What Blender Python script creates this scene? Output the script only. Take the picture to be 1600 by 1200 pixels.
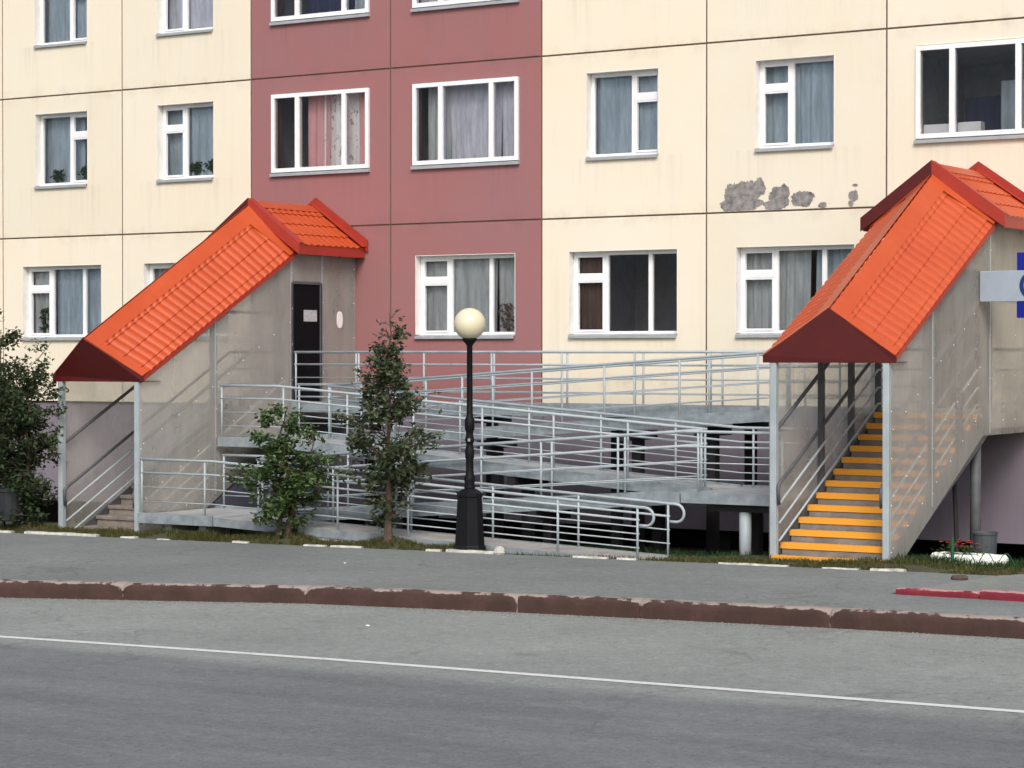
import bpy, math, random
from mathutils import Vector, Matrix, noise as mnoise

for o in list(bpy.data.objects):
    bpy.data.objects.remove(o)
scene = bpy.context.scene
COL = scene.collection
R = math.radians
random.seed(7)

# ------------------------------------------------------------------ camera
cd = bpy.data.cameras.new('camera')
cam = bpy.data.objects.new('camera', cd)
COL.objects.link(cam)
cam.location = (33.377, -33.896, 2.85)
cam.rotation_euler = (math.pi / 2 - 0.0131, 0, 0.5603)
cd.sensor_width = 36
cd.lens = 81
cd.clip_end = 1500
scene.camera = cam

# ------------------------------------------------------------------ sky, sun, exposure
SUN_EL, SUN_AZ = 43, 147          # azimuth clockwise from +y (north)
world = bpy.data.worlds.new('World')
scene.world = world
world.use_nodes = True
wn = world.node_tree
bg = wn.nodes['Background']
sky = wn.nodes.new('ShaderNodeTexSky')
sky.sky_type = 'NISHITA'
sky.sun_disc = False
sky.sun_elevation = R(SUN_EL)
sky.sun_rotation = R(SUN_AZ)
sky.air_density = 1.0
sky.dust_density = 4.0
sky.ozone_density = 0.7
wn.links.new(sky.outputs[0], bg.inputs[0])
bg.inputs[1].default_value = 0.12
sd = bpy.data.lights.new('sun', 'SUN')
sun = bpy.data.objects.new('sun', sd)
COL.objects.link(sun)
sd.energy = 1.45
sd.angle = R(22)
sd.color = (1.0, 0.975, 0.94)
sdir = Vector((math.sin(R(SUN_AZ)) * math.cos(R(SUN_EL)), math.cos(R(SUN_AZ)) * math.cos(R(SUN_EL)), math.sin(R(SUN_EL))))
sun.rotation_euler = sdir.to_track_quat('Z', 'Y').to_euler()
sun.location = (20, -20, 30)
vs = scene.view_settings
vs.view_transform = 'Standard'
vs.look = 'None'
vs.gamma = 1
vs.use_curve_mapping = False
vs.exposure = 0.47
scene.cycles.transparent_max_bounces = 32

# ------------------------------------------------------------------ materials
MATS = {}


class NT:
    def __init__(self, name):
        self.m = bpy.data.materials.new(name)
        self.m.use_nodes = True
        self.t = self.m.node_tree
        self.n = self.t.nodes
        self.p = self.n['Principled BSDF']
        self.out = self.n['Material Output']

    def new(self, typ, **kw):
        nd = self.n.new(typ)
        for k, v in kw.items():
            setattr(nd, k, v)
        return nd

    def link(self, a, b):
        self.t.links.new(a, b)

    def coord(self, kind='Object', scale=(1, 1, 1)):
        tc = self.new('ShaderNodeTexCoord')
        mp = self.new('ShaderNodeMapping')
        mp.inputs['Scale'].default_value = scale
        if kind == 'World':
            ge = self.new('ShaderNodeNewGeometry')
            self.link(ge.outputs['Position'], mp.inputs[0])
        else:
            self.link(tc.outputs[kind], mp.inputs[0])
        return mp.outputs[0]

    def noise(self, vec, scale, detail=4, rough=0.6):
        nd = self.new('ShaderNodeTexNoise')
        nd.inputs['Scale'].default_value = scale
        nd.inputs['Detail'].default_value = detail
        nd.inputs['Roughness'].default_value = rough
        if vec is not None:
            self.link(vec, nd.inputs['Vector'])
        return nd.outputs[0]

    def ramp(self, fac, a, b, lo=(0, 0, 0, 1), hi=(1, 1, 1, 1)):
        nd = self.new('ShaderNodeValToRGB')
        nd.color_ramp.elements[0].position = a
        nd.color_ramp.elements[1].position = b
        nd.color_ramp.elements[0].color = lo
        nd.color_ramp.elements[1].color = hi
        self.link(fac, nd.inputs[0])
        return nd.outputs[0]

    def mix(self, fac, a, b, mode='MIX'):
        nd = self.new('ShaderNodeMix', data_type='RGBA', blend_type=mode)
        for s, v in ((0, fac), (6, a), (7, b)):
            if hasattr(v, 'links') or hasattr(v, 'is_linked'):
                self.link(v, nd.inputs[s])
            elif s == 0:
                nd.inputs[s].default_value = v
            else:
                nd.inputs[s].default_value = (*v[:3], 1)
        return nd.outputs[2]

    def math(self, op, a, b=0.0, clamp=False):
        nd = self.new('ShaderNodeMath', operation=op, use_clamp=clamp)
        for s, v in ((0, a), (1, b)):
            if hasattr(v, 'is_linked'):
                self.link(v, nd.inputs[s])
            else:
                nd.inputs[s].default_value = v
        return nd.outputs[0]

    def bump(self, h, strength=0.3, dist=0.01):
        nd = self.new('ShaderNodeBump')
        nd.inputs['Strength'].default_value = strength
        nd.inputs['Distance'].default_value = dist
        self.link(h, nd.inputs['Height'])
        self.link(nd.outputs[0], self.p.inputs['Normal'])

    def col(self, c):
        self.link(c, self.p.inputs['Base Color'])


def plain(name, c, rough=0.6, var=0.12, scale=6, metallic=0.0, spec=0.4, bump=0.0, bscale=60, coords='Object'):
    t = NT(name)
    v = t.coord(coords)
    n = t.noise(v, scale, 5)
    lo = [x * (1 - var) for x in c]
    hi = [min(1, x * (1 + var)) for x in c]
    t.col(t.mix(t.ramp(n, 0.3, 0.7), lo, hi))
    t.p.inputs['Roughness'].default_value = rough
    t.p.inputs['Metallic'].default_value = metallic
    t.p.inputs['Specular IOR Level'].default_value = spec
    if bump:
        t.bump(t.noise(v, bscale, 3), bump, 0.01)
    MATS[name] = t.m
    return t.m


def wall_mat(name, c, dirt, blotch):
    t = NT(name)
    v = t.coord('World')
    big = t.noise(v, 0.45, 5, 0.6)
    c1 = t.mix(t.ramp(big, 0.35, 0.7), c, blotch)
    vs_ = t.coord('World', (3.5, 1, 0.22))
    st = t.ramp(t.noise(vs_, 1.0, 6, 0.65), 0.55, 0.85)
    c2 = t.mix(t.math('MULTIPLY', st, 0.45), c1, dirt)
    sp = t.ramp(t.noise(v, 9, 4, 0.7), 0.62, 0.8)
    c3 = t.mix(t.math('MULTIPLY', sp, 0.22), c2, dirt)
    sx = t.new('ShaderNodeSeparateXYZ')
    t.link(v, sx.inputs[0])
    fx = t.math('FLOORED_MODULO', sx.outputs[0], 3.178)
    fz = t.math('FLOORED_MODULO', t.math('SUBTRACT', sx.outputs[2], 5.163), 2.8)
    edge = t.math('ABSOLUTE', t.math('SUBTRACT', t.math('ABSOLUTE', t.math('SUBTRACT', fx, 1.60)), 0.75))
    near = t.ramp(edge, 0.05, 0.40, (1, 1, 1, 1), (0.25, 0.25, 0.25, 1))
    fall = t.ramp(t.math('MULTIPLY', fz, 1.0), 0.20, 0.97)
    below = t.math('LESS_THAN', fz, 1.0)
    inx = t.math('LESS_THAN', t.math('ABSOLUTE', t.math('SUBTRACT', fx, 1.60)), 1.15)
    run = t.ramp(t.noise(t.coord('World', (7, 1, 0.3)), 1.3, 5, 0.6), 0.45, 0.75)
    stain = t.math('MULTIPLY', t.math('MULTIPLY', near, fall), t.math('MULTIPLY', t.math('MULTIPLY', below, inx), run))
    c3 = t.mix(t.math('MULTIPLY', stain, 0.36), c3, [x * 0.62 for x in dirt])
    jz = t.math('MINIMUM', fz, t.math('SUBTRACT', 2.8, fz))
    grime = t.math('MULTIPLY', t.ramp(jz, 0.0, 0.22, (1, 1, 1, 1), (0, 0, 0, 1)), t.ramp(t.noise(v, 2.6, 6, 0.7), 0.45, 0.75))
    c3 = t.mix(t.math('MULTIPLY', grime, 0.5), c3, [x * 0.75 for x in dirt])
    oi = t.new('ShaderNodeObjectInfo')
    tone = t.ramp(oi.outputs['Random'], 0, 1, (0.93, 0.935, 0.94, 1), (1.0, 1.0, 1.0, 1))
    c3 = t.mix(1.0, c3, tone, 'MULTIPLY')
    t.col(c3)
    t.p.inputs['Roughness'].default_value = 0.85
    t.p.inputs['Specular IOR Level'].default_value = 0.25
    t.bump(t.noise(v, 120, 3, 0.7), 0.35, 0.006)
    MATS[name] = t.m
    return t.m


CREAM = wall_mat('cream_stucco', (0.80, 0.746, 0.622), (0.60, 0.54, 0.43), (0.79, 0.718, 0.57))
ROSE = wall_mat('rose_stucco', (0.300, 0.150, 0.158), (0.245, 0.135, 0.145), (0.33, 0.142, 0.142))
LILAC = wall_mat('lilac_plinth_paint', (0.22, 0.195, 0.24), (0.14, 0.125, 0.15), (0.19, 0.17, 0.21))
SEAL = plain('joint_sealant', (0.13, 0.085, 0.06), 0.9)
WHITE = plain('white_frame_paint', (0.82, 0.84, 0.86), 0.4, 0.05)
TRIM = plain('white_reveal_paint', (0.80, 0.79, 0.75), 0.7, 0.06)
SILL = plain('grey_sill_metal', (0.42, 0.45, 0.47), 0.45, 0.1, metallic=0.3)
PATCH = plain('bare_cement', (0.23, 0.22, 0.215), 0.9, 0.5, 9, bump=0.8, bscale=25)
DARKROOM = plain('room_plaster', (0.60, 0.61, 0.68), 0.9)
STEEL = NT('pale_blue_grey_railing_paint')
_v = STEEL.coord('World')
_n = STEEL.ramp(STEEL.noise(_v, 3, 5), 0.3, 0.7, (0.30, 0.355, 0.385, 1), (0.40, 0.46, 0.49, 1))
_r = STEEL.ramp(STEEL.noise(_v, 14, 4, 0.7), 0.68, 0.74)
STEEL.col(STEEL.mix(_r, _n, (0.12, 0.09, 0.075)))
STEEL.p.inputs['Roughness'].default_value = 0.5
STEEL = STEEL.m
DECK = NT('weathered_ramp_deck')
_v = DECK.coord('World')
_n = DECK.ramp(DECK.noise(_v, 2.2, 6), 0.3, 0.7, (0.26, 0.28, 0.29, 1), (0.42, 0.44, 0.44, 1))
_r = DECK.ramp(DECK.noise(_v, 11, 4, 0.7), 0.66, 0.72)
DECK.col(DECK.mix(_r, _n, (0.10, 0.09, 0.08)))
DECK.p.inputs['Roughness'].default_value = 0.75
DECK = DECK.m
CHANNEL = plain('grey_blue_channel_paint', (0.22, 0.26, 0.285), 0.6, 0.3, 5, coords='World')
SHADE_DARKSTEEL = plain('shade_black_and_dark_steel', (0.016, 0.015, 0.018), 0.7, 0.2)  # near-black paints shade into ramp supports and underfloor; also colours the dark pole
POSTDARK = plain('dark_grey_post_paint', (0.085, 0.09, 0.10), 0.6, 0.2)
CONC = plain('grey_concrete', (0.36, 0.35, 0.33), 0.9, 0.22, 3, bump=0.4)
STEP = plain('brown_grey_step_concrete', (0.21, 0.185, 0.165), 0.9, 0.25, 5, bump=0.4)
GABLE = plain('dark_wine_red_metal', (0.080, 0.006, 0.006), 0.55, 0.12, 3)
FASCIA = plain('red_fascia_metal', (0.34, 0.034, 0.02), 0.45, 0.1, 3)
DOORBLK = plain('black_door_leaf', (0.004, 0.004, 0.006), 0.7, 0.2, spec=0.12)
PAPER = plain('notice_paper', (0.42, 0.42, 0.44), 0.8, 0.25, 30)
PLAQUE = plain('white_plaque', (0.85, 0.82, 0.83), 0.5, 0.03)
SCREW = plain('white_screw_cap', (0.85, 0.85, 0.83), 0.5, 0.03)
LAMPBLK = plain('black_cast_iron_paint', (0.005, 0.005, 0.007), 0.6, 0.2, spec=0.2)
WHITEKERB = plain('whitewashed_edging', (0.46, 0.46, 0.415), 0.85, 0.4, 9, bump=0.4, bscale=30)
PLANTER = plain('whitewashed_planter', (0.80, 0.82, 0.76), 0.7, 0.1, 6)
BINGREY = plain('grey_bin_plastic', (0.065, 0.075, 0.085), 0.55, 0.15)
BINDARK = plain('dark_bin_metal', (0.02, 0.022, 0.028), 0.55, 0.15)
GREENPAINT = plain('green_fence_paint', (0.01, 0.09, 0.045), 0.5, 0.1)
SIGNGREY = plain('pale_grey_sign_panel', (0.32, 0.38, 0.46), 0.4, 0.06)
SIGNBLUE = plain('blue_sign_panel', (0.004, 0.012, 0.24), 0.35, 0.05)
SIGNINK = plain('dark_blue_sign_lettering', (0.006, 0.035, 0.15), 0.4, 0.05)
BARK = plain('grey_brown_bark', (0.085, 0.06, 0.045), 0.9, 0.3, 14, bump=0.5)
PETAL = plain('red_petals', (0.55, 0.05, 0.04), 0.7, 0.3, 40)

# roof paint
t = NT('orange_red_roof_metal')
v = t.coord('World')
rc = t.mix(t.ramp(t.noise(v, 1.6, 5), 0.3, 0.7), (0.42, 0.056, 0.010), (0.48, 0.076, 0.018))
rs = t.ramp(t.noise(t.coord('World', (0.6, 5, 0.6)), 2.0, 6, 0.7), 0.5, 0.8)
rc = t.mix(t.math('MULTIPLY', rs, 0.4), rc, (0.28, 0.05, 0.025))
t.col(t.mix(t.math('MULTIPLY', t.ramp(t.noise(v, 13, 6, 0.75), 0.6, 0.75), 0.25), rc, (0.40, 0.14, 0.08)))
t.p.inputs['Roughness'].default_value = 0.42
t.p.inputs['Specular IOR Level'].default_value = 0.5
ROOF = t.m

# orange nosing paint, worn
t = NT('orange_nosing_paint')
v = t.coord('World')
w_ = t.ramp(t.noise(v, 7, 6, 0.7), 0.60, 0.72)
t.col(t.mix(w_, (0.80, 0.35, 0.028), (0.58, 0.31, 0.10)))
t.p.inputs['Roughness'].default_value = 0.65
NOSING = t.m

# polycarbonate sheet
t = NT('clear_smoky_polycarbonate_sheet')
v = t.coord('World')
t.p.inputs['Roughness'].default_value = 0.3
t.p.inputs['Specular IOR Level'].default_value = 0.4
t.col(t.mix(t.ramp(t.noise(v, 1.3, 5), 0.3, 0.7), (0.66, 0.65, 0.615), (0.77, 0.76, 0.725)))
tr = t.new('ShaderNodeBsdfTransparent')
tr.inputs[0].default_value = (0.985, 0.98, 0.965, 1)
tlu = t.new('ShaderNodeBsdfTranslucent')
tlu.inputs[0].default_value = (0.80, 0.78, 0.73, 1)
milk = t.new('ShaderNodeMixShader')
milk.inputs[0].default_value = 0.4
t.link(t.p.outputs[0], milk.inputs[1])
t.link(tlu.outputs[0], milk.inputs[2])
ms = t.new('ShaderNodeMixShader')
vv = t.coord('World', (1.2, 1.2, 0.35))
smear = t.ramp(t.noise(vv, 2.2, 5, 0.65), 0.3, 0.75, (0.28, 0.28, 0.28, 1), (0.41, 0.41, 0.41, 1))
t.link(smear, ms.inputs[0])
t.link(tr.outputs[0], ms.inputs[1])
t.link(milk.outputs[0], ms.inputs[2])
t.link(ms.outputs[0], t.out.inputs[0])
t.bump(t.noise(v, 2.5, 3), 0.3, 0.03)
SHEET = t.m

# window glass
t = NT('window_glass')
tr = t.new('ShaderNodeBsdfTransparent')
tr.inputs[0].default_value = (0.93, 0.96, 0.97, 1)
gl = t.new('ShaderNodeBsdfGlossy')
gl.inputs['Roughness'].default_value = 0.015
gl.inputs['Color'].default_value = (0.8, 0.88, 0.95, 1)
fr = t.new('ShaderNodeFresnel')
fr.inputs[0].default_value = 1.36
ms = t.new('ShaderNodeMixShader')
t.link(fr.outputs[0], ms.inputs[0])
t.link(tr.outputs[0], ms.inputs[1])
t.link(gl.outputs[0], ms.inputs[2])
t.link(ms.outputs[0], t.out.inputs[0])
GLASS = t.m


def curtain_mat(name, c, dark=0.6):
    t = NT(name)
    v = t.coord('World', (1, 1, 0.15))
    n = t.noise(v, 9, 4, 0.7)
    t.col(t.mix(t.ramp(n, 0.3, 0.7), [x * dark for x in c], c))
    t.p.inputs['Roughness'].default_value = 0.95
    MATS[name] = t.m
    return t.m


CUR_BLUE = curtain_mat('blue_grey_curtain', (0.53, 0.62, 0.71))
CUR_GREY = curtain_mat('grey_curtain', (0.60, 0.63, 0.64))
CUR_PINK = curtain_mat('pink_curtain', (0.88, 0.47, 0.49), 0.8)
def print_curtain(name):
    t = NT(name)
    v = t.coord('World')
    sp = t.ramp(t.noise(t.coord('World', (1, 1, 0.7)), 11, 2, 0.5), 0.60, 0.64)
    t.col(t.mix(sp, (0.95, 0.92, 0.91), (0.55, 0.45, 0.44)))
    t.p.inputs['Roughness'].default_value = 0.95
    return t.m


CUR_PRINT = print_curtain('leaf_print_curtain')
CUR_WHITE = curtain_mat('white_net_curtain', (0.95, 0.92, 0.92), 0.9)
CUR_LILAC = curtain_mat('lilac_net_curtain', (0.80, 0.80, 0.90), 0.6)
CUR_BROWN = curtain_mat('brown_curtain', (0.16, 0.10, 0.09))
CUR_NAVY = curtain_mat('navy_curtain', (0.06, 0.065, 0.14))

# asphalt
def asphalt(name, base, dark=None, edge=None):
    t = NT(name)
    v = t.coord('World')
    big = t.ramp(t.noise(v, 0.35, 6, 0.6), 0.3, 0.7)
    c = t.mix(big, [x * 0.86 for x in base], [x * 1.12 for x in base])
    if dark:
        sx = t.new('ShaderNodeSeparateXYZ')
        t.link(v, sx.inputs[0])
        wob = t.math('MULTIPLY', t.math('SUBTRACT', t.noise(v, 0.8, 4), 0.5), 0.35)
        e = t.math('ADD', sx.outputs[1], wob)
        mr = t.new('ShaderNodeMapRange', clamp=True)
        mr.inputs['From Min'].default_value = edge + 0.25
        mr.inputs['From Max'].default_value = edge - 0.25
        t.link(e, mr.inputs[0])
        v2 = t.coord('World', (0.25, 1.3, 1))
        tracks = t.ramp(t.noise(v2, 1.1, 5, 0.6), 0.35, 0.7)
        dk = t.mix(tracks, [x * 0.84 for x in dark], [x * 1.15 for x in dark])
        c = t.mix(mr.outputs[0], c, dk)
    fine = t.noise(v, 30, 3, 0.8)
    mid = t.noise(v, 6.5, 6, 0.8)
    c = t.mix(t.ramp(mid, 0.50, 0.75), c, t.mix(1.0, c, (1.35, 1.35, 1.35), 'MULTIPLY'))
    c = t.mix(t.ramp(t.noise(v, 9.5, 6, 0.85), 0.50, 0.72), c, t.mix(1.0, c, (0.66, 0.66, 0.66), 'MULTIPLY'))
    c = t.mix(t.ramp(fine, 0.56, 0.72), c, t.mix(1.0, c, (1.6, 1.6, 1.6), 'MULTIPLY'))
    c = t.mix(t.ramp(t.noise(v, 22, 3, 0.8), 0.57, 0.72), c, t.mix(1.0, c, (0.55, 0.55, 0.55), 'MULTIPLY'))
    vc = t.coord('World', (0.5, 1, 1))
    st = t.ramp(t.noise(vc, 1.6, 7, 0.72), 0.58, 0.72)
    c = t.mix(t.math('MULTIPLY', st, 0.28), c, [x * 0.55 for x in base])
    wv = t.new('ShaderNodeVectorMath', operation='ADD')
    nz = t.new('ShaderNodeTexNoise')
    nz.inputs['Scale'].default_value = 1.4
    nz.inputs['Detail'].default_value = 6
    t.link(v, nz.inputs['Vector'])
    t.link(v, wv.inputs[0])
    t.link(nz.outputs[1], wv.inputs[1])
    vo = t.new('ShaderNodeTexVoronoi', feature='DISTANCE_TO_EDGE')
    vo.inputs['Scale'].default_value = 0.33
    t.link(wv.outputs[0], vo.inputs['Vector'])
    cr = t.ramp(vo.outputs['Distance'], 0.004, 0.011, (1, 1, 1, 1), (0, 0, 0, 1))
    cm_ = t.math('MULTIPLY', cr, t.ramp(t.noise(v, 0.22, 3), 0.48, 0.58))
    c = t.mix(t.math('MULTIPLY', cm_, 0.30), c, [x * 0.35 for x in base])
    spots = t.math('MULTIPLY', t.ramp(t.noise(v, 2.3, 2, 0.4), 0.70, 0.76), 0.3)
    c = t.mix(spots, c, [x * 0.4 for x in base])
    t.col(c)
    t.p.inputs['Roughness'].default_value = 0.88
    t.p.inputs['Specular IOR Level'].default_value = 0.3
    t.bump(fine, 0.5, 0.008)
    MATS[name] = t.m
    return t.m


ROADM = asphalt('road_asphalt', (0.226, 0.245, 0.228), (0.146, 0.158, 0.157), -16.45)
WALKM = asphalt('sidewalk_asphalt', (0.168, 0.186, 0.178))
PATHM = asphalt('light_path_asphalt', (0.20, 0.215, 0.20))

t = NT('road_marking_paint')
v = t.coord('World')
t.col(t.mix(t.ramp(t.noise(v, 9, 7, 0.8), 0.55, 0.66), (0.62, 0.63, 0.61), (0.34, 0.35, 0.34)))
t.p.inputs['Roughness'].default_value = 0.8
MARK = t.m

# kerb paint worn at top edge and at the ends of each stone
def kerb_mat(name, paint, paint2, bare):
    t = NT(name)
    v = t.coord('World')
    g = t.coord('Generated')
    uvn = t.new('ShaderNodeAttribute')
    uvn.attribute_name = 'wear'
    n = t.math('MULTIPLY', t.math('SUBTRACT', t.noise(v, 4.5, 7, 0.7), 0.5), 1.9)
    m = t.ramp(t.math('ADD', uvn.outputs['Fac'], n), 0.62, 0.72)
    pc = t.mix(t.ramp(t.noise(v, 3.0, 5), 0.35, 0.7), paint, paint2)
    t.col(t.mix(m, pc, bare))
    t.p.inputs['Roughness'].default_value = 0.85
    t.bump(t.noise(v, 22, 4), 0.5, 0.012)
    MATS[name] = t.m
    return t.m


KERBM = kerb_mat('worn_brown_red_kerb_paint', (0.040, 0.019, 0.015), (0.066, 0.033, 0.027), (0.27, 0.225, 0.20))
REDKERB = kerb_mat('worn_crimson_kerb_paint', (0.15, 0.010, 0.022), (0.20, 0.015, 0.03), (0.42, 0.22, 0.22))

t = NT('soil_and_turf')
v = t.coord('World')
c = t.mix(t.ramp(t.noise(v, 1.5, 6), 0.35, 0.65), (0.055, 0.045, 0.032), (0.055, 0.07, 0.025))
t.col(c)
t.p.inputs['Roughness'].default_value = 0.95
t.bump(t.noise(v, 30, 5), 0.8, 0.02)
SOIL = t.m


def leaf_mat(name, a, b, trans=0.35):
    t = NT(name)
    g = t.new('ShaderNodeNewGeometry')
    c = t.mix(g.outputs['Random Per Island'], a, b)
    t.col(c)
    t.p.inputs['Roughness'].default_value = 0.6
    t.p.inputs['Specular IOR Level'].default_value = 0.3
    tl = t.new('ShaderNodeBsdfTranslucent')
    t.link(c, tl.inputs[0])
    ms = t.new('ShaderNodeMixShader')
    ms.inputs[0].default_value = trans
    t.link(t.p.outputs[0], ms.inputs[1])
    t.link(tl.outputs[0], ms.inputs[2])
    t.link(ms.outputs[0], t.out.inputs[0])
    MATS[name] = t.m
    return t.m


LEAF_DARK = leaf_mat('dark_green_leaves', (0.014, 0.034, 0.014), (0.075, 0.11, 0.045))
LEAF_MID = leaf_mat('green_leaves', (0.020, 0.052, 0.016), (0.13, 0.20, 0.065))
LEAF_OLIVE = leaf_mat('olive_green_leaves', (0.018, 0.042, 0.018), (0.12, 0.15, 0.075))
GRASSM = leaf_mat('green_grass_blades', (0.04, 0.055, 0.014), (0.14, 0.13, 0.045))
GRASSDK = leaf_mat('lush_grass_blades', (0.012, 0.045, 0.012), (0.035, 0.095, 0.025))

t = NT('cream_lamp_globe')
t.p.inputs['Base Color'].default_value = (0.80, 0.72, 0.52, 1)
t.p.inputs['Roughness'].default_value = 0.3
t.p.inputs['Subsurface Weight'].default_value = 0.0
v = t.coord('World')
t.col(t.mix(t.ramp(t.noise(v, 3, 4), 0.35, 0.7), (0.64, 0.59, 0.42), (0.70, 0.65, 0.47)))
GLOBE = t.m


# ------------------------------------------------------------------ mesh helpers
class MB:
    def __init__(self):
        self.v = []
        self.f = []

    def quad(self, a, b, c, d):
        i = len(self.v)
        self.v += [tuple(a), tuple(b), tuple(c), tuple(d)]
        self.f.append((i, i + 1, i + 2, i + 3))
        return self

    def tri(self, a, b, c):
        i = len(self.v)
        self.v += [tuple(a), tuple(b), tuple(c)]
        self.f.append((i, i + 1, i + 2))
        return self

    def box(self, x0, x1, y0, y1, z0, z1):
        i = len(self.v)
        self.v += [(x0, y0, z0), (x1, y0, z0), (x1, y1, z0), (x0, y1, z0), (x0, y0, z1), (x1, y0, z1), (x1, y1, z1), (x0, y1, z1)]
        self.f += [tuple(i + k for k in q) for q in ((0, 3, 2, 1), (4, 5, 6, 7), (0, 1, 5, 4), (1, 2, 6, 5), (2, 3, 7, 6), (3, 0, 4, 7))]
        return self

    def cbox(self, x0, x1, y0, y1, z0, z1, b=0.01):
        """box with chamfered edges along the top and verticals"""
        ring = lambda e, z: [(x0 + e, y0, z), (x1 - e, y0, z), (x1, y0 + e, z), (x1, y1 - e, z), (x1 - e, y1, z), (x0 + e, y1, z), (x0, y1 - e, z), (x0, y0 + e, z)]
        i = len(self.v)
        top2 = [(min(max(p[0], x0 + b), x1 - b), min(max(p[1], y0 + b), y1 - b), z1) for p in ring(b, z1)]
        self.v += ring(b, z0) + ring(b, z1 - b) + top2
        for k in range(8):
            j = (k + 1) % 8
            self.f.append((i + k, i + j, i + 8 + j, i + 8 + k))
            self.f.append((i + 8 + k, i + 8 + j, i + 16 + j, i + 16 + k))
        self.f.append(tuple(i + 16 + k for k in range(8)))
        self.f.append(tuple(i + 7 - k for k in range(8)))
        return self

    def hexa(self, p):
        """8 points: bottom ring 0-3, top ring 4-7"""
        i = len(self.v)
        self.v += [tuple(q) for q in p]
        self.f += [tuple(i + k for k in q) for q in ((0, 3, 2, 1), (4, 5, 6, 7), (0, 1, 5, 4), (1, 2, 6, 5), (2, 3, 7, 6), (3, 0, 4, 7))]
        return self

    def prism(self, pts, d):
        """polygon pts extruded by vector d"""
        i = len(self.v)
        n = len(pts)
        d = Vector(d)
        self.v += [tuple(p) for p in pts] + [tuple(Vector(p) + d) for p in pts]
        self.f.append(tuple(i + k for k in range(n)))
        self.f.append(tuple(i + n + n - 1 - k for k in range(n)))
        for k in range(n):
            j = (k + 1) % n
            self.f.append((i + j, i + k, i + n + k, i + n + j))
        return self

    def tube(self, pts, r, n=8, radii=None):
        pts = [Vector(p) for p in pts]
        i0 = len(self.v)
        up = None
        for k, p in enumerate(pts):
            if k == 0:
                tdir = pts[1] - p
            elif k == len(pts) - 1:
                tdir = p - pts[k - 1]
            else:
                tdir = (pts[k + 1] - p).normalized() + (p - pts[k - 1]).normalized()
            tdir.normalize()
            if up is None:
                up = Vector((0, 0, 1)) if abs(tdir.z) < 0.9 else Vector((1, 0, 0))
            a = tdir.cross(up)
            if a.length < 1e-4:
                a = tdir.orthogonal()
            a.normalize()
            b = a.cross(tdir).normalized()
            up = b
            rr = radii[k] if radii else r
            for s in range(n):
                an = 2 * math.pi * s / n
                self.v.append(tuple(p + a * math.cos(an) * rr + b * math.sin(an) * rr))
        m = len(pts)
        for k in range(m - 1):
            for s in range(n):
                q = (s + 1) % n
                self.f.append((i0 + k * n + s, i0 + k * n + q, i0 + (k + 1) * n + q, i0 + (k + 1) * n + s))
        self.f.append(tuple(i0 + n - 1 - s for s in range(n)))
        self.f.append(tuple(i0 + (m - 1) * n + s for s in range(n)))
        return self

    def lathe(self, cx, cy, prof, n=20, sq=False, rot=0.0):
        i0 = len(self.v)
        for r, z in prof:
            for s in range(n):
                an = 2 * math.pi * s / n + rot
                self.v.append((cx + math.cos(an) * r, cy + math.sin(an) * r, z))
        m = len(prof)
        for k in range(m - 1):
            for s in range(n):
                q = (s + 1) % n
                self.f.append((i0 + k * n + s, i0 + k * n + q, i0 + (k + 1) * n + q, i0 + (k + 1) * n + s))
        self.f.append(tuple(i0 + n - 1 - s for s in range(n)))
        self.f.append(tuple(i0 + (m - 1) * n + s for s in range(n)))
        return self


def origin_of(o):
    return Vector(o['_o']) if o is not None and '_o' in o else Vector((0, 0, 0))


def part(name, mb, mat, parent=None, smooth=False, wear=None):
    """one mesh object; vertices are given in world space, stored relative to the thing's base"""
    og = origin_of(parent)
    me = bpy.data.meshes.new(name)
    me.from_pydata([(p[0] - og.x, p[1] - og.y, p[2] - og.z) for p in mb.v], [], mb.f)
    me.materials.append(mat)
    if smooth:
        for p in me.polygons:
            p.use_smooth = True
    if wear is not None:
        at = me.attributes.new('wear', 'FLOAT', 'POINT')
        at.data.foreach_set('value', wear)
    me.update()
    o = bpy.data.objects.new(name, me)
    COL.objects.link(o)
    if parent is not None:
        o.parent = parent
        o['_o'] = tuple(og)
    return o


def tag(o, label, cat, group=None, kind=None):
    if label:
        o['label'] = label
    if cat:
        o['category'] = cat
    if group:
        o['group'] = group
    if kind:
        o['kind'] = kind
    return o


def thing(name, label, cat, loc, group=None):
    o = bpy.data.objects.new(name, None)
    o.empty_display_size = 0.2
    COL.objects.link(o)
    o.location = loc
    o['_o'] = tuple(loc)
    return tag(o, label, cat, group)


def struct(name, mb, mat, smooth=False):
    o = part(name, mb, mat, None, smooth)
    o['kind'] = 'structure'
    return o


def lerp(a, b, t):
    return a + (b - a) * t


def g(x):
    """level of the sidewalk"""
    return -0.05 + (max(-25, min(70, x)) - 8) * 0.0095


# ------------------------------------------------------------------ ground, road, kerb, sidewalk
def kerb_y(x):
    P = [(-60, -40.0), (-10, -21.5), (4, -16.0), (10, -13.75), (12.62, -12.86), (14.21, -12.38), (16.49, -11.66), (19.29, -11.32), (20.83, -11.2), (23.1, -11.06), (25.3, -11.03), (90, -11.0)]
    for (a, b), (c, d) in zip(P, P[1:]):
        if a <= x <= c:
            return lerp(b, d, (x - a) / (c - a))
    return P[0][1] if x < P[0][0] else P[-1][1]


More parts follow.
